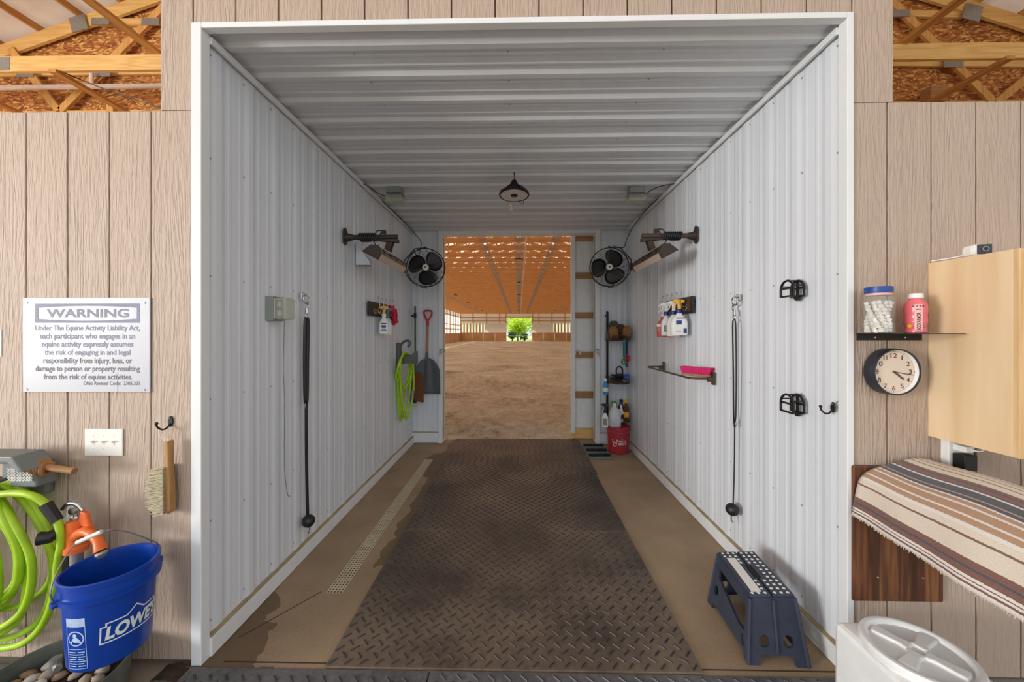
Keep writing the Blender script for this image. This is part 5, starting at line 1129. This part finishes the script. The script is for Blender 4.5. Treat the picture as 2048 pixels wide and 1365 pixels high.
# --- frost-free hydrant
Yp = 1.655; P_ = lambda a, b, Y=Yp: U(a, b, Y=Y)
hxp = P_(153, 1105).x; o = thing('water_hydrant', 'orange headed yard hydrant on a galvanised pipe', 'hydrant', (hxp, Yp, 0))
MB().tube([(hxp, Yp, .096), (hxp, Yp, P_(153, 1100).z)], .0225, 16).build('pipe', 'galv', o)
zc, zd = P_(153, 1104).z, P_(153, 1040).z
MB().lathe([(.03, 0), (.042, .004), (.042, .026), (.034, .034), (.034, zd - zc - .004), (.028, zd - zc), (0, zd - zc)], 20, T(hxp, Yp, zc)).build('head', 'orange', o)
MB().tube(spline([(hxp + .01, Yp - .01, zc + .075), (hxp + .075, Yp - .03, zc + .108), (hxp + .15, Yp - .05, zc + .09), (hxp + .185, Yp - .062, zc + .042)], 6), [.026, .025, .024, .022, .021, .020, .019, .018, .018, .018, .018, .018, .018, .018, .018, .02, .022, .023, .023], 14).build('spout', 'orange', o)
MB().lathe([(.02, 0), (.022, -.01), (.018, -.018), (.010, -.026), (0, -.026)], 16, T(hxp + .187, Yp - .064, zc + .04) @ Rt(-.35, 'Y')).build('spout_nozzle', 'galv', o)
MB().prism([(hxp + .018, zd - .02), (hxp + .055, zd - .03), (hxp + .085, zc + .1), (hxp + .07, zd - .01), (hxp + .058, zd + .035), (hxp + .032, zd + .045)], Yp - .014, Yp + .006, lambda a, b, t: (a, t, b)).build('lever_arm', 'orange', o, smooth=0, bevel=.006)
MB().prism([(hxp - .02, zc + .02), (hxp - .075, zc + .03), (hxp - .08, zc + .052), (hxp - .02, zc + .07)], Yp - .012, Yp + .012, lambda a, b, t: (a, t, b)).build('lug', 'orange', o, smooth=0, bevel=.004)
MB().lathe([(.008, -.014), (.008, .014)], 10, T(hxp - .065, Yp, zc + .042) @ Rt(math.pi / 2, 'X')).build('lug_bolt', 'steel', o)
MB().tube([(hxp, Yp, zd - .004), (hxp, Yp, zd + .05)], .011, 12).build('rod', 'chrome', o)
MB().lathe([(.02, 0), (.022, .008), (.02, .016), (0, .016)], 6, T(hxp, Yp, zd)).build('packing_nut', 'chrome', o)
MB().tube([(hxp, Yp - .02, zd + .045), (hxp, Yp + .02, zd + .045)], .016, 12).build('pivot', 'chrome', o)
MB().tube(spline([(hxp - .045, Yp - .016, zd + .055), (hxp - .02, Yp - .016, zd + .078), (hxp + .02, Yp - .016, zd + .078), (hxp + .048, Yp - .014, zd + .05)], 5), .0085, 8).build('top_link', 'chrome', o)
MB().prism([(hxp - .062, zd + .062), (hxp - .03, zd + .07), (hxp - .025, zd + .02), (hxp - .05, zc - .02), (hxp - .088, zc - .02), (hxp - .085, zc + .06)], Yp + .016, Yp + .024, lambda a, b, t: (a, t, b)).build('handle_bar', 'galv', o, smooth=0, bevel=.002)
MB().box(hxp - .09, hxp - .05, Yp + .012, Yp + .028, zc - .13, zc - .015).build('handle_grip', 'black_plastic', o, smooth=0, bevel=.006)
# --- blue bucket hung on the spout by its bail
bc = U(223, 1126, Y=1.565); RZ = bc.z; Hb = .36; bz0 = RZ - Hb; Cb = Vector((bc.x, bc.y, bz0))
o = thing('blue_bucket', 'blue plastic bucket with white logo hanging from the orange hydrant', 'bucket', Cb)
rf = lambda v: .127 + .0195 * v / Hb + .0
MB().lathe([(0, .01), (.118, .01), (.124, 0), (.127, .008), (rf(Hb - .085), Hb - .085), (.158, Hb - .083), (.159, Hb - .066), (.1485, Hb - .063), (.149, Hb - .028), (.1545, Hb - .026), (.1555, Hb - .004), (.151, Hb), (.145, Hb - .003), (.1405, Hb - .03), (.121, .02), (0, .016)], 48, T(*Cb)).build('shell', 'blue_bucket', o)
view = math.atan2(-Cb.y, -Cb.x)
mp = cylmap(Cb, lambda v: rf(v) + .0008, view + .55)
m = MB()
def strip(pts, wd):
    for (a, b), (c2, d2) in zip(pts, pts[1:]):
        L_ = math.hypot(c2 - a, d2 - b); nx, ny = -(d2 - b) / L_ * wd / 2, (c2 - a) / L_ * wd / 2; k = max(1, int(L_ / .012)); ex, ey = (c2 - a) / L_ * wd / 2, (d2 - b) / L_ * wd / 2
        for i in range(k):
            t0_, t1_ = i / k, (i + 1) / k; p = (a + (c2 - a) * t0_ - (ex if i == 0 else 0), b + (d2 - b) * t0_ - (ey if i == 0 else 0)); q = (a + (c2 - a) * t1_ + (ex if i == k - 1 else 0), b + (d2 - b) * t1_ + (ey if i == k - 1 else 0))
            m.add([mp(p[0] - nx, p[1] - ny), mp(q[0] - nx, q[1] - ny), mp(q[0] + nx, q[1] + ny), mp(p[0] + nx, p[1] + ny)], [(0, 1, 2, 3)])
strip([(-.105, .10), (.105, .10), (.105, .165), (.09, .165), (.09, .178), (.03, .178), (0, .205), (-.03, .178), (-.09, .178), (-.09, .165), (-.105, .165), (-.105, .10)], .005)
m.build('logo_outline', 'print_white', o, smooth=0, fix=False)
m = MB(); text(m, "LOWE'S", -.092, .094, .113, .048, mp, .045, shear=.12).build('logo_lettering', 'print_white', o, smooth=0, fix=False)
mp2 = cylmap(Cb, lambda v: rf(v) + .0007, view - .80); m = MB()
def rect(mb, u0, u1, v0, v1, mpx): mb.grid(lambda u, v: mpx(u0 + (u1 - u0) * u, v0 + (v1 - v0) * v), 6, 2)
rect(m, -.034, .034, .19, .225, mp2); m.build('label_panel', 'print_pale', o, fix=False)
m = MB()
for (a, b, c2, d2) in ((-.036, -.034, .02, .225), (.034, .036, .02, .225), (-.036, .036, .018, .02), (-.036, .036, .098, .10)): rect(m, a, b, c2, d2, mp2)
for k in range(7): rect(m, -.03, -.002 + .004 * (k % 3), .028 + k * .0095, .032 + k * .0095, mp2); rect(m, .006, .03 - .004 * (k % 2), .028 + k * .0095, .032 + k * .0095, mp2)
for k in range(24):
    a, b = k * math.pi / 12, (k + 1) * math.pi / 12; f = lambda r, t: mp2(r * math.cos(t), .143 + r * math.sin(t)); m.add([f(.026, a), f(.026, b), f(.031, b), f(.031, a)], [(0, 1, 2, 3)])
for (cx_, cy_, r_) in ((-.002, .155, .008), (.0, .138, .011), (.012, .132, .006)): m.add([mp2(cx_ + r_ * math.cos(k * .5236), cy_ + r_ * math.sin(k * .5236)) for k in range(12)], [tuple(range(12))])
for s_ in (-1, 1): m.add([mp2(s_ * .02 - .002, .123), mp2(s_ * .02 + .004, .123), mp2(s_ * .008 + .004, .143), mp2(s_ * .008 - .002, .143)], [(0, 1, 2, 3)])
m.build('caution_label', 'print_pale', o, smooth=0, fix=False)
ea = view - 1.25; ears = [Vector((Cb.x + .158 * math.cos(a), Cb.y + .158 * math.sin(a), RZ - .075)) for a in (ea, ea + math.pi)]
for e_ in ears: MB().lathe([(.014, -.012), (.014, .012)], 10, axisM(e_, Vector((e_.x - Cb.x, e_.y - Cb.y, 0)))).build('ear', 'blue_bucket', o)
g0, g1 = U(154, 1086, Y=1.525), U(203, 1064, Y=1.54)
MB().tube([g0, g1], .0085, 10).build('grip', 'off_white', o)
ou = (ears[0] - Cb); ou.z = 0; ou.normalize()
MB().tube(spline([ears[0], ears[0] + ou * .012 + Vector((0, 0, .06)), lerp(ears[0], g0, .6) + ou * .02 + Vector((0, 0, .02)), g0, g1, lerp(g1, ears[1], .35) - ou * .0 + Vector((0, 0, .05)), lerp(g1, ears[1], .75) + Vector((0, 0, .07)), ears[1] - ou * .006 + Vector((0, 0, .06)), ears[1]], 6), .0028, 6).build('bail', 'steel', o)
# --- stone filled edging ring at the foot of the hydrant
ex, ey, er = -1.96, 1.515, .235; tag(MB().lathe([(er, -.012), (er + .012, .165), (er + .018, .172), (er + .008, .172), (er - .006, -.012)], 40, T(ex, ey, 0), ring=True).build('edging_ring', 'edging'), 'grey-green ring of edging holding the stones below the hydrant', 'edging')
tag(MB().lathe([(0, .095), (er - .012, .095), (er - .012, -.01), (0, -.01)], 24, T(ex, ey, 0)).build('gravel_fill', 'soil'), 'dark fill under the stones in the edging ring', 'soil', kind='stuff')
sm = {}; used = []
for i in range(400):
    a, q = R.uniform(0, 6.283), math.sqrt(R.random()) * (er - .035); mt = ('stone_a', 'stone_b', 'stone_c')[i % 3]; x, y = ex + q * math.cos(a), ey + q * math.sin(a)
    if (x - hxp) ** 2 + (y - Yp) ** 2 < .055 ** 2 or any((x - a2) ** 2 + (y - b2) ** 2 < .046 ** 2 for a2, b2 in used): continue
    used.append((x, y)); z = .112
    if mt not in sm:
        sm[mt] = MB().ell((x, y, z), .030, .024, .018, 10, 7, .2).build('river_stone', mt, smooth=60); s_ = sm[mt]
    else:
        s_ = bpy.data.objects.new('river_stone', sm[mt].data); COL.objects.link(s_); s_.location = (x, y, z); s_.scale = [R.uniform(.8, 1.05)] * 3
    s_.rotation_euler = (R.uniform(-.3, .3), R.uniform(-.3, .3), R.uniform(0, 6)); tag(s_, 'rounded river stone in the edging ring below the hydrant', 'stone', 'river stones round the hydrant')
tag(MB().tube(spline([U(-10, 1400, Y=1.5), U(80, 1352, Y=1.62), U(122, 1308, Y=1.72)], 6), .008, 8).build('white_tube', 'pvc'), 'thin pale tube leaning into the stones beside the hydrant', 'tube')
o = thing('pipe_fitting', 'small galvanised fitting among the stones under the blue bucket', 'fitting', U(125, 1335, Y=1.55)); q = U(112, 1330, Y=1.60)
MB().tube([q + Vector((0, 0, -.06)), q + Vector((0, 0, .03))], .02, 10).build('tee', 'galv', o); MB().tube([q, q + Vector((.035, -.02, 0))], .014, 10).build('outlet', 'galv', o)
q = U(138, 1310, Y=1.64); MB().tube([q + Vector((0, 0, -.13)), q + Vector((0, 0, .02))], .007, 8).build('rod', 'galv', o)
tag(MB().grid(lambda u, v: (-1.70 + .12 * u, 1.68 + .092 * v, -.008 + .012 * math.sin(u * 3.1) + .008 * R.random()), 14, 8).build('soil_patch', 'soil', fix=False), 'patch of dark dirt on the ground beside the left trim', 'soil', kind='stuff')

# ================================================================== FRONT WALL, RIGHT
# --- steel shelf
za = FZ(667.5); o = thing('wall_shelf', 'thin black metal shelf on the right siding', 'shelf', (1.72, W, za))
xa, xb = FX(1713), FX(1842)
MB().box(xa, xb, W - .004, W - .0005, FZ(681), za).build('flange', 'black_metal', o, smooth=0)
MB().box(xa, xb, 1.60, W - .0005, za - .002, za + .001).build('plate', 'black_metal', o, smooth=0)
for p in (1748, 1808): MB().lathe([(.006, 0), (.004, .003), (0, .003)], 8, axisM((FX(p), W - .004, FZ(675)), (0, -1, 0))).build('screw', 'chrome', o)
zs = za + .001
# --- jar of white cubes
Yj = 1.688; xj = FX(1757, Yj); hj = FZ(576, Yj) - zs; jr = thing('plastic_jar', 'clear plastic jar with blue lid full of white cubes', 'jar', (xj, Yj, zs)); r = .055
pr = [(0, .0), (r * .9, 0), (r, .006), (r, .03), (r * .94, .05), (r * .94, .075), (r, .1), (r, .13), (r * .96, .15), (r * .80, .172), (r * .78, .19)]
MB().lathe(pr + [(r * .78 - .002, .19), (r * .80 - .0025, .172), (r * .96 - .0025, .15), (r - .0025, .13), (r - .0025, .1), (r * .94 - .0025, .075), (r * .94 - .0025, .05), (r - .0025, .03), (r - .0025, .006), (0, .003)], 32, T(xj, Yj, zs)).build('body', 'clear_plastic', jr)
MB().lathe([(r * .86, .178), (r * .87, .18), (r * .87, .203), (r * .83, .206), (0, .206)], 32, T(xj, Yj, zs)).build('lid', 'lid_blue', jr)
MB().lathe([(r * .81, .168), (r * .81, .178), (r * .7, .178), (r * .7, .168)], 32, T(xj, Yj, zs), ring=True).build('lid_ring', 'drink_label', jr)
cb = None
for i in range(120):
    lay = i // 13; a = i * 2.4; q = .041 * math.sqrt(((i * 7) % 13 + .5) / 13); p = Vector((xj + q * math.cos(a), Yj + q * math.sin(a), zs + .0125 + lay * .0152))
    if p.z > zs + .136: break
    if cb is None: cb = MB().box(p.x - .008, p.x + .008, p.y - .008, p.y + .008, p.z - .0075, p.z + .0075).build('white_cube', 'marshmallow', smooth=0, bevel=.0018); ob = cb
    else:
        ob = bpy.data.objects.new('white_cube', cb.data); COL.objects.link(ob); ob.location = p; md = ob.modifiers.new('bevel', 'BEVEL'); md.width = .0018; md.segments = 2
    ob.rotation_euler = (R.uniform(-.7, .7), R.uniform(-.7, .7), R.uniform(0, 3)); tag(ob, 'white cube inside the blue-lidded jar', 'cube', 'white cubes in the jar')
# --- pink drink bottle
Yd = 1.70; xd = FX(1831, Yd); o = thing('drink_bottle', 'pink sports drink bottle with white cap on the black shelf', 'bottle', (xd, Yd, zs)); r = .0385
MB().lathe([(0, 0), (r * .8, 0), (r * .93, .005), (r * .93, .02), (r * .88, .024), (r * .93, .03), (r * .93, .04), (r, .05), (r, .055), (r * .97, .058), (r * .97, .085), (r, .09), (r * 1.0, .118), (r * .93, .134), (r * .6, .15), (r * .58, .16), (0, .16)], 32, T(xd, Yd, zs)).build('body', 'pink_drink', o)
MB().lathe([(r * .66, .156), (r * .66, .174), (r * .6, .178), (0, .178)], 24, T(xd, Yd, zs)).build('cap', 'white_plastic', o)
vw = math.atan2(-Yd, -xd); mpd = cylmap((xd, Yd, zs), lambda v: r * 1.0 + .0012, vw + .25)
m = MB(); rect(m, -.013, .013, .012, .128, mpd); m.build('label', 'drink_label', o, fix=False)
mpt = cylmap((xd, Yd, zs), lambda v: r * 1.0 + .0018, vw + .25)
m = MB(); vs, fs = text2d('BODYARMOR', .02); a = min(x for x, y in vs); b = max(x for x, y in vs)
m.add([mpt(.0065 - y * .0185, .014 + (x - a) / (b - a) * .078) for x, y in vs], fs).build('lettering', 'ink_black', o, smooth=0, fix=False)
m = MB(); text(m, 'LYTE', -.019, .019, .117, .006, mpt, .02).build('lettering', 'ink_black', o, smooth=0, fix=False)
m = MB(); rect(m, -.009, .009, .104, .108, mpt); m.build('small_print', 'ink_brown', o, fix=False)
m = MB(); mpf = cylmap((xd, Yd, zs), lambda v: r * .97 + .0016, vw - .5); m.add([mpf(.009 * math.cos(k * .6283), .032 + .009 * math.sin(k * .6283)) for k in range(10)], [tuple(range(10))]).build('fruit_print', 'yellow', o, smooth=0, fix=False)
# --- clock
Yk = 1.712; q = U(1796, 745, Y=Yk); kr = U(1844, 745, Y=Yk).x - q.x; kc = Vector((q.x, Yk, q.z)); o = thing('wall_clock', 'round wall clock with dark rim and cream dial', 'clock', (kc.x, W, kc.z))
M = axisM((kc.x, W - .001, kc.z), (0, -1, 0)); dd = W - .001 - Yk
MB().lathe([(0, 0), (kr * .93, 0), (kr, .008), (kr, dd - .004), (kr * .985, dd), (kr * .94, dd), (kr * .925, dd - .006), (kr * .915, dd - .022), (0, dd - .022)], 56, M).build('case', 'clock_rim', o)
yf = W - .001 - (dd - .0205)
MB().lathe([(0, 0), (kr * .913, 0), (kr * .913, .001), (0, .001)], 56, axisM((kc.x, yf, kc.z), (0, -1, 0))).build('dial', 'clock_face', o)
MB().lathe([(kr * .915, .0), (kr * .93, .016), (kr * .922, .016), (kr * .9, .0012)], 56, ring=True, M=axisM((kc.x, yf, kc.z), (0, -1, 0))).build('inner_ring', 'white_plastic', o)
for h in range(1, 13):
    t_ = math.radians(h * 30); cxn, czn = kc.x + kr * .70 * math.sin(t_), kc.z + kr * .70 * math.cos(t_); s_ = str(h); wd = kr * (.05 if h == 1 else .15 if h == 11 else .14 * len(s_)); cap = kr * .2
    m = MB(); text(m, s_, cxn - wd / 2, cxn + wd / 2, czn - cap / 2, cap, lambda u, v: Vector((u, yf - .0016, v)), .015).build('numeral', 'ink_brown', o, smooth=0, fix=False)
m = MB()
for k in range(60):
    t_ = math.radians(k * 6); r0, r1 = kr * .84, kr * (.88 if k % 5 else .89); wd = .0006 if k % 5 else .0016; dv, pv_ = Vector((math.sin(t_), 0, math.cos(t_))), Vector((math.cos(t_), 0, -math.sin(t_))); b_ = Vector((kc.x, yf - .0016, kc.z))
    m.add([b_ + dv * r0 - pv_ * wd, b_ + dv * r1 - pv_ * wd, b_ + dv * r1 + pv_ * wd, b_ + dv * r0 + pv_ * wd], [(0, 1, 2, 3)])
m.build('minute_marks', 'ink_brown', o, smooth=0, fix=False)
for nm, dg, r0, r1, wd, yo in (('hour_hand', 128, -.04, .52, .0038, .003), ('minute_hand', 100, -.05, .80, .0016, .005)):
    t_ = math.radians(dg); dv = Vector((math.sin(t_), 0, math.cos(t_))); MB().bar(Vector((kc.x, yf - yo, kc.z)) + dv * kr * r0, Vector((kc.x, yf - yo, kc.z)) + dv * kr * r1, wd * 2, .001, (0, 1, 0)).build(nm, 'ink_brown', o, smooth=0)
MB().lathe([(.005, 0), (.005, .007), (0, .007)], 12, axisM((kc.x, yf, kc.z), (0, -1, 0))).build('hub', 'ink_brown', o)
# --- wall cabinet
cx0 = FX(1856); ct, cbm = FZ(530), FZ(868); cyf = 1.455
o = thing('wall_cabinet', 'light maple wall cabinet at the right edge, seen from its side', 'cabinet', (cx0 + .3, W, cbm))
MB().box(cx0, cx0 + .018, cyf + .02, W - .0005, cbm, ct).build('side_panel', 'cabinet', o, smooth=0, bevel=.001)
MB().box(cx0 + .70, cx0 + .718, cyf + .02, W - .0005, cbm, ct).build('side_panel', 'cabinet', o, smooth=0, bevel=.001)
MB().box(cx0 + .018, cx0 + .70, cyf + .02, W - .0005, ct - .018, ct - .001).build('top_panel', 'cabinet', o, smooth=0)
MB().box(cx0 + .018, cx0 + .70, cyf + .02, W - .0005, cbm + .001, cbm + .018).build('bottom_panel', 'cabinet', o, smooth=0)
MB().box(cx0 + .018, cx0 + .70, W - .01, W - .0007, cbm + .018, ct - .018).build('back_panel', 'cabinet', o, smooth=0)
MB().box(cx0, cx0 + .04, cyf, cyf + .02, cbm, ct).build('face_frame', 'cabinet_edge', o, smooth=0, bevel=.001)
for k in range(2):
    dxa = cx0 + .02 + k * .345; dr_ = MB().box(dxa, dxa + .335, cyf - .02, cyf - .001, cbm + .012, ct - .012).build('door', 'cabinet', o, smooth=0, bevel=.003)
    MB().lathe([(.006, 0), (.006, .012), (.014, .018), (.012, .026), (0, .027)], 14, axisM((dxa + (.3 if k == 0 else .035), cyf - .02, cbm + .06), (0, -1, 0))).build('knob', 'steel', dr_)
# --- security camera on the cabinet
Yc_ = 1.62; q = U(1958, 518, Y=Yc_); q.z = ct; o = thing('security_camera', 'small white security camera standing on the cabinet', 'camera', (q.x, Yc_, ct))
M = T(q.x, Yc_, ct) @ Rt(-.25, 'Z') @ Rt(.0, 'X')
MB().box(-.032, .032, -.02, .045, .004, .052, M).build('body', 'white_plastic', o, smooth=0, bevel=.015)
MB().box(-.022, .026, -.0245, -.0195, .008, .048, M).build('face', 'clock_rim', o, smooth=0, bevel=.004)
MB().lathe([(.012, 0), (.012, .003), (.007, .004), (.006, .001), (0, .001)], 20, M @ axisM((.003, -.0245, .028), (0, -1, 0))).build('lens', 'grey_plastic', o)
MB().lathe([(.005, 0), (.004, .0045), (0, .0045)], 14, M @ axisM((.003, -.0255, .028), (0, -1, 0))).build('lens_glass', 'black_satin', o)
MB().lathe([(.022, 0), (.022, .004), (0, .004)], 20, T(q.x, Yc_, ct + .0005)).build('foot', 'white_plastic', o)
MB().tube(spline([M @ Vector((-.02, .04, .015)), M @ Vector((-.045, .06, .01)), Vector((q.x - .07, 1.74, ct + .004))], 5), .0022, 6).build('lead', 'white_plastic', o)
# --- outlet with chargers
xa = FX(1880); o = thing('outlet_box', 'white outlet below the cabinet with chargers plugged in', 'outlet', (xa + .04, W, FZ(925)))
za_, zb2 = FZ(922), FZ(869)
MB().box(xa, xa + .075, W - .036, W - .0005, za_, zb2).build('box', 'white_plastic', o, smooth=0, bevel=.004)
for zz in (FZ(884), FZ(908)): MB().box(xa + .02, xa + .055, W - .039, W - .035, zz - .014, zz + .014).build('socket', 'off_white', o, smooth=0, bevel=.002)
o = thing('usb_charger', 'white charger in the upper socket under the cabinet', 'charger', (xa + .04, W - .04, FZ(884)))
MB().box(xa + .018, xa + .055, W - .085, W - .0395, FZ(890), FZ(879)).build('block', 'white_plastic', o, smooth=0, bevel=.003)
MB().tube(spline([(xa + .04, W - .085, FZ(884)), (xa + .05, W - .11, FZ(884)), (xa + .085, W - .1, FZ(878)), (xa + .08, W - .07, FZ(868)), (xa + .07, W - .045, FZ(863))], 6), .0028, 6).build('cable', 'white_plastic', o)
o = thing('power_adapter', 'black power adapter in the lower socket under the cabinet', 'charger', (xa + .04, W - .04, FZ(910)))
MB().box(xa + .01, xa + .065, W - .09, W - .0395, FZ(923), FZ(895)).build('block', 'black_plastic', o, smooth=0, bevel=.004)
MB().tube(spline([(xa + .045, W - .07, FZ(924)), (xa + .06, W - .07, FZ(933)), (xa + .12, W - .03, FZ(930)), (xa + .135, W - .02, FZ(905)), (xa + .13, W - .012, FZ(872))], 7), .0022, 6).build('cable', 'black_plastic', o)
# --- saddle rack board, arm and striped blanket
bx0, bx1, bz0_, bz1_ = FX(1698), FX(1877), FZ(1188), FZ(925)
bx0 = max(bx0, 1.545); o = thing('saddle_rack', 'dark stained saddle rack board screwed to the right siding', 'rack', ((bx0 + bx1) / 2, W, bz0_))
MB().box(bx0, bx1, W - .022, W - .0005, bz0_, bz1_).build('back_board', 'stained', o, smooth=0, bevel=.006)
for p in (1747, 1836): MB().lathe([(.005, 0), (.0045, .003), (0, .004)], 10, axisM((FX(p), W - .022, FZ(1141)), (0, -1, 0))).build('screw', 'chrome', o)
xm = 1.80
MB().prism([(xm - .17, .86), (xm - .15, .89), (xm + .02, .965), (xm + .08, .965), (xm + .18, .89), (xm + .18, .86)], .80, W - .022, lambda a, b, t: (a, t, b)).build('arm', 'stained', o, smooth=0, bevel=.004)
MB().box(xm - .03, xm + .03, .86, W - .022, .70, .86).build('under_brace', 'stained', o, smooth=0, bevel=.004)
Yw = 1.744; sec = [U(a, b, Y=Yw) for a, b in ((1704, 1030), (1709, 1000), (1717, 964), (1731, 948), (1752, 938), (1800, 923), (1836, 916), (1866, 922), (1893, 945), (1908, 990), (1914, 1050))]
sec = spline(sec, 5); acc = [0]
for p, q in zip(sec, sec[1:]): acc.append(acc[-1] + (q - p).length)
def at_arc(t):
    t *= acc[-1]
    for i in range(len(acc) - 1):
        if t <= acc[i + 1] + 1e-9: return lerp(sec[i], sec[i + 1], (t - acc[i]) / max(1e-9, acc[i + 1] - acc[i]))
    return sec[-1]
ridge = acc[30] / acc[-1]
def bl(u, v):
    p = at_arc(u).copy(); y = Yw - v * .92; k = max(0, 1 - u / ridge * 1.6)
    wv = .006 * math.sin(v * 9 + u * 4) + .004 * math.sin(v * 23)
    return Vector((p.x + (wv - .012 * math.sin(v * 3)) * k, y, p.z - .05 * k * v + .004 * math.sin(v * 14 + u * 7) * (1 - k)))
def blanket_mat():
    t = NT('blanket'); uvn = t.n('ShaderNodeUVMap'); x = t.n('ShaderNodeSeparateXYZ', {0: uvn.outputs[0]}).outputs[0]
    wob = t.math('MULTIPLY', t.math('SUBTRACT', t.noise(t.pos((1, 6, 1)), 30, 2), .5), .012)
    f = t.math('PINGPONG', t.math('ADD', t.math('DIVIDE', x, ridge), wob), 1.0)
    cr, ma, nv, ta, br, wh = C(222, 208, 190), C(116, 72, 62), C(52, 62, 80), C(176, 138, 106), C(120, 84, 70), C(228, 220, 214)
    st = [(0, wh), (.025, ma), (.04, wh), (.055, br), (.065, wh), (.085, ma), (.125, nv), (.14, ma), (.185, cr), (.31, br), (.325, cr), (.375, wh), (.40, ta), (.445, wh), (.46, ta), (.52, wh), (.54, ta), (.575, wh), (.59, nv), (.625, ta), (.637, nv), (.715, wh), (.735, nv), (.75, ma), (.80, nv), (.815, ma), (.845, cr), (.905, br), (.915, cr), (.96, ta), (.975, cr)]
    c = t.ramp(f, st, 'CONSTANT'); fuzz = t.noise(t.pos(), 260, 3); c = t.mix(t.math('MULTIPLY', fuzz, .22), c, C(200, 190, 180))
    t.set(Base_Color=c, Roughness=.95, Specular_IOR_Level=.1, Sheen_Weight=.2); t.bump(fuzz, .5, .004)
blanket_mat()
o = thing('saddle_blanket', 'striped woven saddle blanket in cream, brown and navy draped over the rack', 'blanket', (1.8, 1.3, .75))
MB().grid(bl, 90, 60, uv=True).build('cloth', 'blanket', o, smooth=60, fix=False, solid=.006)
m = MB()
for i in range(220):
    v = i / 219; p = bl(0, v); m.tube([p + Vector((0, 0, .002)), p + Vector((R.uniform(-.004, .006), R.uniform(-.004, .004), -.005 - R.random() * .005))], [.0018, .0009], 4)
m.build('fringe', 'bristle_tip', o, smooth=0, kind='stuff')
# --- white bin with screw lid
zl = .385; lc = U(1836, 1300, Z=zl); lc.y = max(lc.y, 1.41); o = thing('feed_bin', 'white plastic bin with round screw lid in the right foreground', 'bin', (lc.x, lc.y, 0)); hw = .172
MB().box(lc.x - hw, lc.x + hw, lc.y - hw, lc.y + hw + .01, .013, zl - .028).build('body', 'white_plastic', o, smooth=0, bevel=.022)
MB().lathe([(.168, -.03), (.168, -.012), (.162, -.01)], 48, T(lc.x, lc.y, zl)).build('neck', 'white_plastic', o)
li = MB().lathe([(.168, -.022), (.17, -.004), (.166, .004), (.155, .006), (.147, .003), (.14, -.006), (.134, -.02), (0, -.02)], 56, T(lc.x, lc.y, zl)).build('lid', 'white_plastic', o)
ML = T(lc.x, lc.y, zl) @ Rt(.55, 'Z')
for k in range(4):
    MB().prism([(.018, -.03), (.05, -.02), (.13, -.028), (.134, 0), (.13, .028), (.05, .02), (.018, .03)], -.0205, .001, lambda a, b, t: ML @ (Rt(k * math.pi / 2, 'Z') @ Vector((a, b, t)))).build('lid_rib', 'white_plastic', li, smooth=0, bevel=.006)
MB().lathe([(.036, -.0205), (.032, -.003), (.024, -.001), (.018, -.006), (0, -.007)], 24, T(lc.x, lc.y, zl)).build('lid_hub', 'white_plastic', li)
